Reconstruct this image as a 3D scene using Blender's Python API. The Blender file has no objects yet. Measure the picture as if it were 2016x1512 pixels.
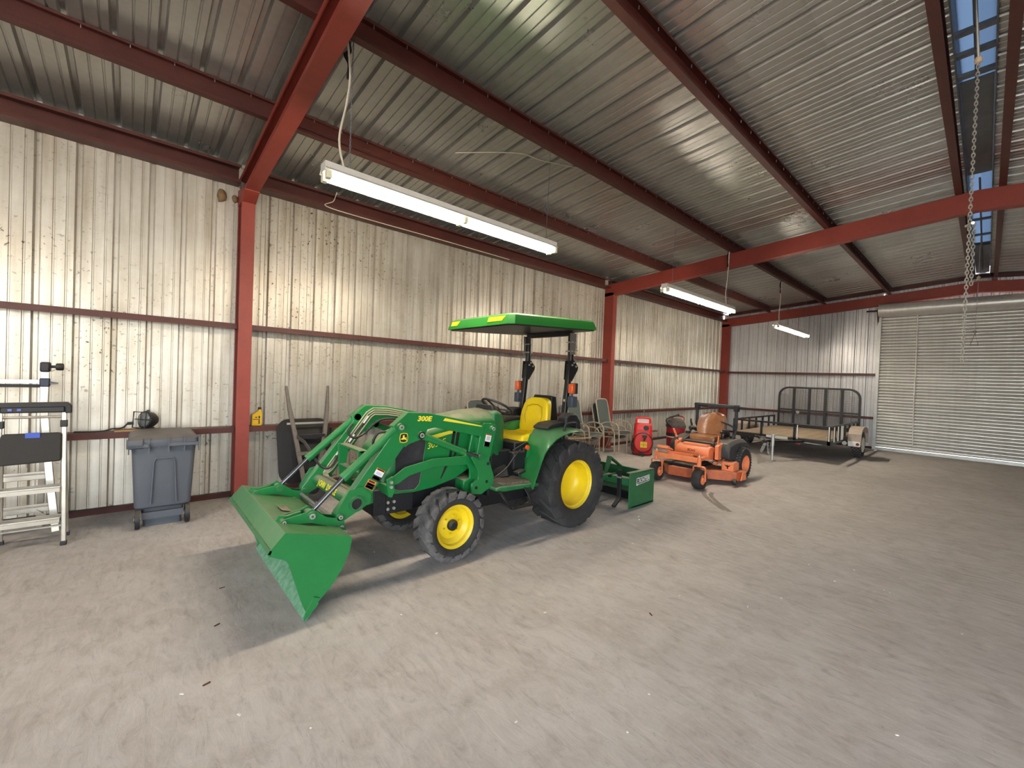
import bpy, bmesh, math, random
from mathutils import Vector, Matrix
random.seed(7)
SC = bpy.context.scene
COL = SC.collection
PI = math.pi

# ---------------------------------------------------------------- camera
cam_d = bpy.data.cameras.new('camera'); cam = bpy.data.objects.new('camera', cam_d); COL.objects.link(cam)
cam_d.sensor_width = 36.0; cam_d.lens = 835.949 / 2016 * 36.0; cam_d.clip_end = 200
_R = Matrix(((0.74496, -0.01805, -0.66686), (-0.66603, 0.03651, -0.74503), (0.03779, 0.99917, 0.01517)))
cam.matrix_world = Matrix.Translation((0, 0, 1.72)) @ _R.to_4x4()
SC.camera = cam

# ---------------------------------------------------------------- light
SC.view_settings.view_transform = 'Standard'; SC.view_settings.look = 'None'
SC.view_settings.gamma = 1.0; SC.view_settings.use_curve_mapping = False
SC.view_settings.exposure = 0.12
W = bpy.data.worlds.new('world'); SC.world = W; W.use_nodes = True
wn = W.node_tree.nodes; wl = W.node_tree.links
sky = wn.new('ShaderNodeTexSky'); sky.sky_type = 'NISHITA'; sky.sun_disc = False
sky.sun_elevation = math.radians(50); sky.sun_rotation = math.radians(60)
hsw = wn.new('ShaderNodeHueSaturation'); hsw.inputs['Saturation'].default_value = 0.42
wl.new(sky.outputs[0], hsw.inputs['Color']); wl.new(hsw.outputs[0], wn['Background'].inputs[0]); wn['Background'].inputs[1].default_value = 1.9
sun_d = bpy.data.lights.new('sun', 'SUN'); sun_d.energy = 12.0; sun_d.angle = 0.01; sun_d.color = (1, 0.94, 0.86)
sun = bpy.data.objects.new('sun', sun_d); COL.objects.link(sun)
sun.rotation_euler = Vector((-0.35, -0.42, -0.84)).to_track_quat('-Z', 'Y').to_euler()
TUBE_STRENGTH = 120.0
SC.cycles.max_bounces = 8; SC.cycles.diffuse_bounces = 5; SC.cycles.glossy_bounces = 3
SC.cycles.sample_clamp_indirect = 6.0
SC.cycles.caustics_reflective = False; SC.cycles.caustics_refractive = False

# ---------------------------------------------------------------- helpers
def lin(c):
    if isinstance(c, str):
        c = c.lstrip('#'); c = [int(c[i:i + 2], 16) / 255 for i in (0, 2, 4)]
        return tuple((x / 12.92 if x <= 0.04045 else ((x + 0.055) / 1.055) ** 2.4) for x in c) + (1.0,)
    return tuple(c) + (1.0,) if len(c) == 3 else tuple(c)

MATS = {}
def mat(name, color, rough=0.5, metal=0.0, var=0.0, vscale=6.0, dust=0.0, dustcol='#8d8272', bump=0.0, bscale=80.0,
        emit=0.0, coat=0.0, alpha=1.0, trans=0.0, rvar=0.0, rand=0.0, stretch=None, color2=None):
    """one node material: base colour varied by noise, dust settled on upward faces, fine bump"""
    if name in MATS: return MATS[name]
    m = bpy.data.materials.new(name); m.use_nodes = True
    N = m.node_tree.nodes; L = m.node_tree.links; b = N['Principled BSDF']
    b.inputs['Roughness'].default_value = rough; b.inputs['Metallic'].default_value = metal
    if coat: b.inputs['Coat Weight'].default_value = coat; b.inputs['Coat Roughness'].default_value = 0.15
    if trans: b.inputs['Transmission Weight'].default_value = trans
    if alpha < 1: b.inputs['Alpha'].default_value = alpha
    col = lin(color)
    b.inputs['Base Color'].default_value = col
    m.diffuse_color = col
    tc = N.new('ShaderNodeTexCoord'); src = tc.outputs['Object']
    if stretch:
        mp = N.new('ShaderNodeMapping'); mp.inputs['Scale'].default_value = stretch; L.new(src, mp.inputs[0]); src = mp.outputs[0]
    out = None
    if var or color2:
        n = N.new('ShaderNodeTexNoise'); n.inputs['Scale'].default_value = vscale; n.inputs['Detail'].default_value = 5
        n.inputs['Roughness'].default_value = 0.65
        L.new(src, n.inputs['Vector'])
        r = N.new('ShaderNodeMapRange'); r.inputs[1].default_value = 0.3; r.inputs[2].default_value = 0.7
        L.new(n.outputs[0], r.inputs[0])
        mx = N.new('ShaderNodeMix'); mx.data_type = 'RGBA'
        a = tuple(max(0, v * (1 - var)) for v in col[:3]) + (1,)
        c = lin(color2) if color2 else tuple(min(1, v * (1 + var)) for v in col[:3]) + (1,)
        mx.inputs[6].default_value = a if not color2 else col; mx.inputs[7].default_value = c
        L.new(r.outputs[0], mx.inputs[0]); out = mx.outputs[2]
        if rvar:
            r2 = N.new('ShaderNodeMapRange'); r2.inputs[3].default_value = max(0.02, rough - rvar); r2.inputs[4].default_value = min(1, rough + rvar)
            L.new(n.outputs[0], r2.inputs[0]); L.new(r2.outputs[0], b.inputs['Roughness'])
    if rand:
        oi = N.new('ShaderNodeObjectInfo'); hs = N.new('ShaderNodeHueSaturation')
        mr = N.new('ShaderNodeMapRange'); mr.inputs[3].default_value = 1 - rand; mr.inputs[4].default_value = 1 + rand
        L.new(oi.outputs['Random'], mr.inputs[0]); L.new(mr.outputs[0], hs.inputs['Value'])
        if out: L.new(out, hs.inputs['Color'])
        else: hs.inputs['Color'].default_value = col
        out = hs.outputs[0]
    if dust:
        g = N.new('ShaderNodeNewGeometry'); sx = N.new('ShaderNodeSeparateXYZ'); L.new(g.outputs['Normal'], sx.inputs[0])
        r = N.new('ShaderNodeMapRange'); r.inputs[1].default_value = 0.25; r.inputs[2].default_value = 0.95; r.inputs[4].default_value = dust
        L.new(sx.outputs[2], r.inputs[0])
        n2 = N.new('ShaderNodeTexNoise'); n2.inputs['Scale'].default_value = 9; n2.inputs['Detail'].default_value = 4; L.new(src, n2.inputs['Vector'])
        r3 = N.new('ShaderNodeMapRange'); r3.inputs[1].default_value = 0.25; r3.inputs[2].default_value = 0.6; r3.inputs[3].default_value = 0.45
        L.new(n2.outputs[0], r3.inputs[0])
        mu = N.new('ShaderNodeMath'); mu.operation = 'MULTIPLY'; L.new(r.outputs[0], mu.inputs[0]); L.new(r3.outputs[0], mu.inputs[1])
        mx2 = N.new('ShaderNodeMix'); mx2.data_type = 'RGBA'; mx2.inputs[7].default_value = lin(dustcol)
        if out: L.new(out, mx2.inputs[6])
        else: mx2.inputs[6].default_value = col
        L.new(mu.outputs[0], mx2.inputs[0]); out = mx2.outputs[2]
    if out: L.new(out, b.inputs['Base Color'])
    if emit:
        b.inputs['Emission Color'].default_value = col; b.inputs['Emission Strength'].default_value = emit
    if bump:
        n3 = N.new('ShaderNodeTexNoise'); n3.inputs['Scale'].default_value = bscale; n3.inputs['Detail'].default_value = 3; L.new(src, n3.inputs['Vector'])
        bp = N.new('ShaderNodeBump'); bp.inputs['Strength'].default_value = bump; bp.inputs['Distance'].default_value = 0.01
        L.new(n3.outputs[0], bp.inputs['Height']); L.new(bp.outputs[0], b.inputs['Normal'])
    MATS[name] = m
    return m

class MB:
    """collects faces, then links them as ONE mesh object"""
    def __init__(s): s.v = []; s.f = []
    def add(s, vs, fs):
        o = len(s.v); s.v += [tuple(v) for v in vs]; s.f += [tuple(i + o for i in f) for f in fs]; return s
    def box(s, a, b):
        x0, y0, z0 = (min(a[i], b[i]) for i in range(3)); x1, y1, z1 = (max(a[i], b[i]) for i in range(3))
        return s.add([(x0,y0,z0),(x1,y0,z0),(x1,y1,z0),(x0,y1,z0),(x0,y0,z1),(x1,y0,z1),(x1,y1,z1),(x0,y1,z1)],
                     [(0,3,2,1),(4,5,6,7),(0,1,5,4),(1,2,6,5),(2,3,7,6),(3,0,4,7)])
    def obox(s, c, size, rot):
        h = [d / 2 for d in size]; c = Vector(c)
        vs = [c + rot @ Vector((sx * h[0], sy * h[1], sz * h[2])) for sz in (-1, 1) for sx, sy in ((-1,-1),(1,-1),(1,1),(-1,1))]
        return s.add(vs, [(0,3,2,1),(4,5,6,7),(0,1,5,4),(1,2,6,5),(2,3,7,6),(3,0,4,7)])
    def prism(s, pts, axis, a, b):
        """polygon in the plane across `axis`, extruded from a to b. axis y: pts=(x,z); x: (y,z); z: (x,y)"""
        def put(p, t):
            return (p[0], t, p[1]) if axis == 'y' else (t, p[0], p[1]) if axis == 'x' else (p[0], p[1], t)
        n = len(pts)
        area = sum(pts[i][0] * pts[(i + 1) % n][1] - pts[(i + 1) % n][0] * pts[i][1] for i in range(n))
        if area < 0: pts = pts[::-1]
        if a > b: a, b = b, a
        vs = [put(p, a) for p in pts] + [put(p, b) for p in pts]
        lo = tuple(range(n)); hi = tuple(range(n, 2 * n))
        if axis == 'y': fs = [lo, hi[::-1]] + [(i, i + n, (i + 1) % n + n, (i + 1) % n) for i in range(n)]
        else: fs = [lo[::-1], hi] + [(i, (i + 1) % n, (i + 1) % n + n, i + n) for i in range(n)]
        return s.add(vs, fs)
    def tube(s, path, r, n=8, closed=False, sec=None, cap=True):
        """round (or polygon section `sec` of (u,v)) swept along a path"""
        P = [Vector(p) for p in path]; m = len(P)
        if sec is None: sec = [(math.cos(2 * PI * k / n), math.sin(2 * PI * k / n)) for k in range(n)]
        n = len(sec)
        T = []
        for i in range(m):
            if closed: t = (P[(i + 1) % m] - P[i]).normalized() + (P[i] - P[i - 1]).normalized()
            elif i == 0: t = P[1] - P[0]
            elif i == m - 1: t = P[-1] - P[-2]
            else: t = (P[i + 1] - P[i]).normalized() + (P[i] - P[i - 1]).normalized()
            T.append(t.normalized() if t.length > 1e-9 else Vector((0, 0, 1)))
        up = Vector((0, 0, 1)) if abs(T[0].z) < 0.9 else Vector((0, 1, 0))
        U = (up - T[0] * up.dot(T[0])).normalized()
        vs = []
        for i in range(m):
            if i:
                U = (U - T[i] * U.dot(T[i]))
                U = U.normalized() if U.length > 1e-6 else T[i].orthogonal().normalized()
            V = T[i].cross(U)
            k = 1.0
            if 0 < i < m - 1 or closed:
                d = T[i].dot((P[(i + 1) % m] - P[i]).normalized()); k = 1 / max(d, 0.6)
            rr = r[i] if isinstance(r, (list, tuple)) else r
            for a, b in sec: vs.append(P[i] + U * (a * rr * k) + V * (b * rr * k) if n <= 4 else P[i] + U * (a * rr) + V * (b * rr))
        fs = []
        for i in range(m if closed else m - 1):
            j = (i + 1) % m
            for q in range(n): fs.append((i * n + q, i * n + (q + 1) % n, j * n + (q + 1) % n, j * n + q))
        if cap and not closed: fs += [tuple(range(n))[::-1], tuple((m - 1) * n + q for q in range(n))]
        return s.add(vs, fs)
    def beam(s, path, w, h, closed=False):
        """rectangular section: h along the up side, w across"""
        return s.tube(path, 1.0, sec=[(h / 2, w / 2), (-h / 2, w / 2), (-h / 2, -w / 2), (h / 2, -w / 2)], closed=closed)
    def cyl(s, p, q, r, r2=None, n=16):
        return s.tube([p, q], [r, r if r2 is None else r2], n=n)
    def lathe(s, prof, c=(0, 0, 0), axis='y', n=32, closed=False):
        """prof: (radius, t) along the axis"""
        c = Vector(c); vs = []; m = len(prof)
        for r, t in prof:
            for k in range(n):
                a = 2 * PI * k / n; u, v = r * math.cos(a), r * math.sin(a)
                vs.append(c + Vector((u, t, v) if axis == 'y' else (t, u, v) if axis == 'x' else (u, v, t)))
        fs = []
        for i in range(m if closed else m - 1):
            j = (i + 1) % m
            for k in range(n):
                q = (i * n + k, j * n + k, j * n + (k + 1) % n, i * n + (k + 1) % n)
                fs.append(q if axis == 'y' else q[::-1])
        return s.add(vs, fs)
    def loft(s, rings, caps=True):
        n = len(rings[0]); vs = [p for r in rings for p in r]; fs = []
        for i in range(len(rings) - 1):
            for k in range(n): fs.append((i * n + k, i * n + (k + 1) % n, (i + 1) * n + (k + 1) % n, (i + 1) * n + k))
        if caps: fs += [tuple(range(n))[::-1], tuple((len(rings) - 1) * n + k for k in range(n))]
        return s.add(vs, fs)
    def mesh(s, name, m, smooth=True, ang=35):
        me = bpy.data.meshes.new(name); me.from_pydata(s.v, [], s.f)
        bm = bmesh.new(); bm.from_mesh(me); bmesh.ops.recalc_face_normals(bm, faces=bm.faces); bm.to_mesh(me); bm.free()
        if smooth:
            me.polygons.foreach_set('use_smooth', [True] * len(me.polygons)); me.set_sharp_from_angle(angle=math.radians(ang))
        if m: me.materials.append(m)
        me.update(); return me
    def build(s, name, m, parent=None, bevel=0.0, smooth=True, ang=35, label=None, seg=2):
        o = bpy.data.objects.new(name, s.mesh(name, m, smooth, ang)); COL.objects.link(o)
        if bevel:
            b = o.modifiers.new('bevel', 'BEVEL'); b.width = bevel; b.segments = seg; b.limit_method = 'ANGLE'; b.angle_limit = math.radians(40)
        setp(o, parent)
        if label: o['label'] = label
        return o

def setp(o, parent):
    if parent is None: return
    o.parent = parent
    if parent.type == 'EMPTY' and 'base' in parent:
        o.matrix_parent_inverse = Matrix.Translation(-Vector(parent['base']))

def thing(name, label, cat, loc=(0, 0, 0), group=None, kind=None):
    """an Empty at the base of the thing; its parts are built in world coordinates and hang under it"""
    o = bpy.data.objects.new(name, None); COL.objects.link(o); o.location = loc; o.empty_display_size = 0.2
    o['base'] = tuple(loc)
    if label: o['label'] = label
    if cat: o['category'] = cat
    if group: o['group'] = group
    if kind: o['kind'] = kind
    return o

def tag(o, label, cat=None, group=None, kind=None):
    if label: o['label'] = label
    if cat: o['category'] = cat
    if group: o['group'] = group
    if kind: o['kind'] = kind
    return o

def dup(o, parent=None):
    c = o.copy(); COL.objects.link(c)
    if parent is not None: c.parent = parent
    for ch in list(o.children): dup(ch, c)
    return c

def text(name, s, size, M, m, parent, ext=0.0012, bold=0.0, sx=1.0, shear=0.0):
    cu = bpy.data.curves.new(name, 'FONT'); cu.body = s; cu.size = size; cu.align_x = 'CENTER'; cu.align_y = 'CENTER'
    cu.extrude = ext; cu.offset = bold; cu.resolution_u = 3; cu.shear = shear
    t = bpy.data.objects.new(name, cu); COL.objects.link(t)
    bpy.context.view_layer.update()
    me = bpy.data.meshes.new_from_object(t.evaluated_get(bpy.context.evaluated_depsgraph_get()))
    bpy.data.objects.remove(t)
    me.transform(M @ Matrix.Diagonal((sx, 1, 1, 1))); me.materials.clear(); me.materials.append(m)
    o = bpy.data.objects.new(name, me); COL.objects.link(o); setp(o, parent); return o

def frame(x, y, z, o):
    """matrix with columns x, y, z at o"""
    return Matrix(((x[0], y[0], z[0], o[0]), (x[1], y[1], z[1], o[1]), (x[2], y[2], z[2], o[2]), (0, 0, 0, 1)))

def arc(c, r, a0, a1, n, plane='xz', y=0.0):
    out = []
    for k in range(n + 1):
        a = a0 + (a1 - a0) * k / n; u, v = c[0] + r * math.cos(a), c[1] + r * math.sin(a)
        out.append((u, v))
    return out

def smooth_path(pts, k=6):
    """Catmull-Rom through the points"""
    P = [Vector(p) for p in pts]; out = []
    for i in range(len(P) - 1):
        p0 = P[max(i - 1, 0)]; p1 = P[i]; p2 = P[i + 1]; p3 = P[min(i + 2, len(P) - 1)]
        for j in range(k):
            t = j / k
            out.append(0.5 * ((2 * p1) + (p2 - p0) * t + (2 * p0 - 5 * p1 + 4 * p2 - p3) * t * t + (3 * p1 - p0 - 3 * p2 + p3) * t ** 3))
    out.append(P[-1]); return out

def rrect(x0, y0, x1, y1, r, n=4):
    out = []
    for cx, cy, a in ((x1 - r, y0 + r, -PI / 2), (x1 - r, y1 - r, 0), (x0 + r, y1 - r, PI / 2), (x0 + r, y0 + r, PI)):
        for k in range(n + 1): out.append((cx + r * math.cos(a + PI / 2 * k / n), cy + r * math.sin(a + PI / 2 * k / n)))
    return out

# ---------------------------------------------------------------- materials of the building
def nodes(m): return m.node_tree.nodes, m.node_tree.links

def sheet_mat(name, base, dirt, speck, metal, rough, speck_amt=0.5, dirt_amt=0.6, wavy=0.12):
    m = bpy.data.materials.new(name); m.use_nodes = True; N, L = nodes(m); b = N['Principled BSDF']
    m.diffuse_color = lin(base)
    g = N.new('ShaderNodeNewGeometry'); pos = g.outputs['Position']
    oi = N.new('ShaderNodeObjectInfo')
    # broad dirt
    n1 = N.new('ShaderNodeTexNoise'); n1.inputs['Scale'].default_value = 1.1; n1.inputs['Detail'].default_value = 6; n1.inputs['Roughness'].default_value = 0.7
    L.new(pos, n1.inputs['Vector'])
    # streaks running down the sheet
    mp = N.new('ShaderNodeMapping'); mp.inputs['Scale'].default_value = (14, 14, 0.7); L.new(pos, mp.inputs[0])
    n2 = N.new('ShaderNodeTexNoise'); n2.inputs['Scale'].default_value = 1.0; n2.inputs['Detail'].default_value = 4; L.new(mp.outputs[0], n2.inputs['Vector'])
    ad = N.new('ShaderNodeMath'); ad.operation = 'ADD'; L.new(n1.outputs[0], ad.inputs[0]); L.new(n2.outputs[0], ad.inputs[1])
    r = N.new('ShaderNodeMapRange'); r.inputs[1].default_value = 0.75; r.inputs[2].default_value = 1.3; r.inputs[4].default_value = dirt_amt; L.new(ad.outputs[0], r.inputs[0])
    mx = N.new('ShaderNodeMix'); mx.data_type = 'RGBA'; mx.inputs[6].default_value = lin(base); mx.inputs[7].default_value = lin(dirt); L.new(r.outputs[0], mx.inputs[0])
    # fly specks
    n3 = N.new('ShaderNodeTexNoise'); n3.inputs['Scale'].default_value = 24; n3.inputs['Detail'].default_value = 3; n3.inputs['Roughness'].default_value = 0.6; L.new(pos, n3.inputs['Vector'])
    r3 = N.new('ShaderNodeMapRange'); r3.inputs[1].default_value = 0.61; r3.inputs[2].default_value = 0.66; L.new(n3.outputs[0], r3.inputs[0])
    r4 = N.new('ShaderNodeMapRange'); r4.inputs[1].default_value = 0.42; r4.inputs[2].default_value = 0.66; r4.inputs[4].default_value = speck_amt; L.new(n1.outputs[0], r4.inputs[0])
    mu = N.new('ShaderNodeMath'); mu.operation = 'MULTIPLY'; L.new(r3.outputs[0], mu.inputs[0]); L.new(r4.outputs[0], mu.inputs[1])
    mx2 = N.new('ShaderNodeMix'); mx2.data_type = 'RGBA'; mx2.inputs[7].default_value = lin(speck); L.new(mx.outputs[2], mx2.inputs[6]); L.new(mu.outputs[0], mx2.inputs[0])
    hs = N.new('ShaderNodeHueSaturation'); mr = N.new('ShaderNodeMapRange'); mr.inputs[3].default_value = 0.9; mr.inputs[4].default_value = 1.08
    L.new(oi.outputs['Random'], mr.inputs[0]); L.new(mr.outputs[0], hs.inputs['Value']); L.new(mx2.outputs[2], hs.inputs['Color'])
    L.new(hs.outputs[0], b.inputs['Base Color'])
    b.inputs['Metallic'].default_value = metal
    rr = N.new('ShaderNodeMapRange'); rr.inputs[3].default_value = rough - 0.04; rr.inputs[4].default_value = rough + 0.08; L.new(n1.outputs[0], rr.inputs[0]); L.new(rr.outputs[0], b.inputs['Roughness'])
    n5 = N.new('ShaderNodeTexNoise'); n5.inputs['Scale'].default_value = 5; n5.inputs['Detail'].default_value = 2; L.new(pos, n5.inputs['Vector'])
    bp = N.new('ShaderNodeBump'); bp.inputs['Strength'].default_value = wavy; bp.inputs['Distance'].default_value = 0.02; L.new(n5.outputs[0], bp.inputs['Height']); L.new(bp.outputs[0], b.inputs['Normal'])
    MATS[name] = m; return m

M_WALL = sheet_mat('galvanized_wall_sheet', '#cfcac0', '#9c8f7a', '#3d3226', 0.5, 0.37, 0.95, 0.8, 0.08)
M_FARW = sheet_mat('galvanized_end_sheet', '#d2d2d6', '#aeaaa4', '#5a544c', 0.5, 0.36, 0.3, 0.6, 0.06)
M_ROOF = sheet_mat('galvalume_roof_sheet', '#bab9b5', '#a09c94', '#5a554c', 0.75, 0.27, 0.0, 0.4, 0.03)
M_DOOR = sheet_mat('galvanized_door_sheet', '#d8d7d4', '#bdb8b0', '#6a6258', 0.6, 0.33, 0.15, 0.5, 0.04)
M_RED = mat('red_oxide_paint', '#86362b', 0.55, 0, 0.12, 3.0, dust=0.25, dustcol='#7d6558', bump=0.05)
M_PURL = mat('dark_red_primer', '#4b2019', 0.55, 0, 0.2, 4.0, dust=0.55, dustcol='#77604f', bump=0.08)
M_BASE = mat('base_channel_primer', '#3f150f', 0.7, 0, 0.2, 5.0, dust=0.2)
M_GALV = mat('galvanized_steel', '#b9b9b6', 0.4, 0.6, 0.12, 5.0, rvar=0.1)
M_WHITE = mat('white_enamel', '#d9d4cc', 0.4, 0, 0.06)
M_LAMP = mat('fluorescent_glow', '#fff3da', 0.3, emit=TUBE_STRENGTH)
M_LAMP.node_tree.nodes['Principled BSDF'].inputs['Emission Color'].default_value = (1.0, 0.89, 0.72, 1)
M_HOLD = mat('lamp_holder_plastic', '#e6e2c4', 0.5)
M_WIREW = mat('cream_cord', '#d8cdb8', 0.6)
M_WIREB = mat('black_cord', '#161412', 0.6)

# concrete
def concrete():
    m = bpy.data.materials.new('dusty_concrete'); m.use_nodes = True; N, L = nodes(m); b = N['Principled BSDF']
    g = N.new('ShaderNodeNewGeometry'); pos = g.outputs['Position']
    def noise(sc, det, ro=0.6, vec=pos, dist=0.0):
        n = N.new('ShaderNodeTexNoise'); n.inputs['Scale'].default_value = sc; n.inputs['Detail'].default_value = det
        n.inputs['Roughness'].default_value = ro; n.inputs['Distortion'].default_value = dist; L.new(vec, n.inputs['Vector']); return n.outputs[0]
    def rng(s, a, c, lo=0.0, hi=1.0):
        r = N.new('ShaderNodeMapRange'); r.inputs[1].default_value = a; r.inputs[2].default_value = c; r.inputs[3].default_value = lo; r.inputs[4].default_value = hi
        L.new(s, r.inputs[0]); return r.outputs[0]
    def mix(f, a, c):
        x = N.new('ShaderNodeMix'); x.data_type = 'RGBA'
        L.new(f, x.inputs[0])
        for i, v in ((6, a), (7, c)):
            if isinstance(v, tuple): x.inputs[i].default_value = v
            else: L.new(v, x.inputs[i])
        return x.outputs[2]
    base = mix(rng(noise(0.55, 6, 0.65), 0.32, 0.68), lin('#b0aaa5'), lin('#c6c0bb'))
    base = mix(rng(noise(3.2, 7, 0.7, dist=1.2), 0.42, 0.75, 0, 0.55), base, lin('#9c9086'))
    mp = N.new('ShaderNodeMapping'); mp.inputs['Scale'].default_value = (16, 5, 1); mp.inputs['Rotation'].default_value = (0, 0, 0.35); L.new(pos, mp.inputs[0])
    scuff = noise(1.0, 6, 0.75, mp.outputs[0], 0.7)
    base = mix(rng(scuff, 0.52, 0.68, 0, 0.42), base, lin('#8a7f76'))
    base = mix(rng(scuff, 0.48, 0.30, 0, 0.35), base, lin('#d6cec6'))
    base = mix(rng(noise(26, 4, 0.7), 0.66, 0.72, 0, 0.5), base, lin('#6d6359'))
    # tyre-tread rows pressed into the dust
    wv = N.new('ShaderNodeTexWave'); wv.wave_type = 'BANDS'; wv.bands_direction = 'X'; wv.inputs['Scale'].default_value = 3.6; wv.inputs['Distortion'].default_value = 5.0
    wv.inputs['Detail'].default_value = 3; wv.inputs['Detail Scale'].default_value = 1.3; L.new(pos, wv.inputs['Vector'])
    mp2 = N.new('ShaderNodeMapping'); mp2.inputs['Scale'].default_value = (0.25, 1.3, 1); L.new(pos, mp2.inputs[0])
    rows = rng(noise(1.0, 3, 0.6, mp2.outputs[0]), 0.5, 0.62)
    tr = N.new('ShaderNodeMath'); tr.operation = 'MULTIPLY'; L.new(rng(wv.outputs[0], 0.72, 0.95, 0, 0.2), tr.inputs[0]); L.new(rows, tr.inputs[1])
    base = mix(tr.outputs[0], base, lin('#857a71'))
    L.new(base, b.inputs['Base Color']); b.inputs['Roughness'].default_value = 0.8
    b.inputs['Specular IOR Level'].default_value = 0.25
    bp = N.new('ShaderNodeBump'); bp.inputs['Strength'].default_value = 0.3; bp.inputs['Distance'].default_value = 0.01
    L.new(scuff, bp.inputs['Height']); L.new(bp.outputs[0], b.inputs['Normal'])
    return m
M_CONC = concrete()
M_GRAVEL = mat('pale_gravel', '#d6cdbd', 0.95, 0, 0.2, 3.0)

# ---------------------------------------------------------------- the shell
YW = 6.70; XF = 16.60; XB = -7.0; RID = 0.18; YR = 2 * RID - YW; SL = 0.078
def ztop(y):                      # top of the rafters
    return 4.19 + (6.69 - (y if y > RID else 2 * RID - y)) * SL
def deck(y): return ztop(y) + 0.2

fl = MB(); fl.box((XB - 0.3, YR - 0.25, -0.2), (XF + 0.1, YW + 0.1, 0)); tag(fl.build('floor', M_CONC, smooth=False), 'dusty grey concrete slab with scuffs and tyre prints', None, kind='structure')
M_SKID = mat('tyre_scuff', '#8a8178', 0.9, 0, 0.2, 12.)
FLOOR = bpy.data.objects['floor']
for o_ in (0.0, 0.11):
    pts = smooth_path([(6.95, 2.86 + o_, .0015), (6.75, 2.80 + o_, .0015), (6.45, 2.58 + o_ * .9, .0015), (6.12, 2.28 + o_ * .6, .0015)], 5)
    b = MB(); b.tube(pts, 1.0, sec=[(.0006, .032), (-.0006, .032), (-.0006, -.032), (.0006, -.032)]); b.build('skid_mark', M_SKID, FLOOR, smooth=False)
gr = MB(); gr.box((-60, -70, -0.5), (70, 60, -0.22)); tag(gr.build('ground', M_GRAVEL, smooth=False), 'pale gravel yard outside the building', None, kind='structure')

def rib_profile(w=0.9144, pitch=0.3048):
    """(u, outward) of a ribbed sheet: a deep rib every pitch, two shallow ones between"""
    pts = []
    k = 0
    while k * pitch < w - 1e-6:
        o = k * pitch
        pts += [(o, 0.038), (o + 0.016, 0.038), (o + 0.031, 0.0), (o + 0.110, 0.0), (o + 0.115, 0.009), (o + 0.125, 0.009), (o + 0.130, 0.0),
                (o + 0.208, 0.0), (o + 0.213, 0.009), (o + 0.223, 0.009), (o + 0.228, 0.0), (o + pitch - 0.031, 0.0), (o + pitch - 0.016, 0.038)]
        k += 1
    pts.append((w, 0.038)); return pts
PROF = rib_profile()
def sheet_mesh(name, fn, m, ts, prof=PROF):
    """sheet: fn(u, out, t) -> point, t through ts"""
    b = MB(); n = len(prof)
    vs = [fn(u, d, t) for t in ts for u, d in prof]
    fs = [(i * n + k, i * n + k + 1, (i + 1) * n + k + 1, (i + 1) * n + k) for i in range(len(ts) - 1) for k in range(n - 1)]
    b.add(vs, fs); return b.mesh(name, m, smooth=False)
def place(name, me, parent, loc, rot=0.0):
    o = bpy.data.objects.new(name, me); COL.objects.link(o); o.location = loc; o.rotation_euler = (0, 0, rot); setp(o, parent); return o

wall_left = thing('wall_left', 'ribbed galvanized side wall streaked with dirt, red columns and girts', None, (0, YW, 0), kind='structure')
wall_far = thing('wall_far', 'ribbed galvanized end wall beside the roll-up door', None, (XF, 0, 0), kind='structure')
wall_right = thing('wall_right', 'ribbed galvanized side wall with open bays', None, (0, YR, 0), kind='structure')
wall_back = thing('wall_back', 'ribbed galvanized end wall behind the viewer', None, (XB, 0, 0), kind='structure')
ceiling = thing('ceiling', 'ribbed metal roof underside on dark red purlins and red rafters', None, (5, RID, 4.4), kind='structure')

NP = 26; PW = 0.9144; X0 = XF - NP * PW
me = sheet_mesh('wall_panel', lambda u, d, t: (u, d, t), M_WALL, [0.0, 4.395])
for i in range(NP): place('wall_panel', me, wall_left, (X0 + i * PW, YW, 0))
# roof sheets, both slopes, leaving the ridge throat open
def roof_sheet(ys, lift=0.0):
    return sheet_mesh('roof_panel', lambda u, d, t: (u, t, deck(t) + d + lift), M_ROOF, ys)
for ys, lift in (([YW + 0.12, 3.5, 1.08], 0.0), ([1.25, 0.31], 0.004), ([0.05, -3.0, YR - 0.12], 0.0)):
    me = roof_sheet(ys, lift)
    for i in range(NP): place('roof_panel', me, ceiling, (X0 + i * PW, 0, 0))
# end walls: sheets of their own height
def end_wall(parent, x, out, y0, y1, z0, m):
    y = y1
    while y > y0 + 0.02:
        w = min(PW, y - y0); prof = [p for p in PROF if p[0] <= w + 1e-6]
        top = min(deck(y), deck(y - w)) - 0.02
        yy = y
        b = sheet_mesh('wall_panel', lambda u, d, t: (out * d, -u, t), m, [z0, top], prof)
        place('wall_panel', b, parent, (x, yy, 0)); y -= w
end_wall(wall_far, XF, 1, 2.12, YW, 0.0, M_FARW)
end_wall(wall_far, XF, 1, -1.8, 2.12, 3.95, M_FARW)
end_wall(wall_far, XF, 1, YR, -1.8, 0.0, M_FARW)
end_wall(wall_back, XB, -1, 0.4, YW, 0.0, M_FARW)
end_wall(wall_back, XB, -1, YR, 0.4, 4.15, M_FARW)
me = sheet_mesh('wall_panel', lambda u, d, t: (u, -d, t), M_WALL, [0.0, 4.395])
me2 = sheet_mesh('wall_panel', lambda u, d, t: (u, -d, t), M_WALL, [3.75, 4.395])
for i in range(NP):
    x = X0 + i * PW
    place('wall_panel', me2 if x < 1.0 else me, wall_right, (x, YR, 0))

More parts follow.
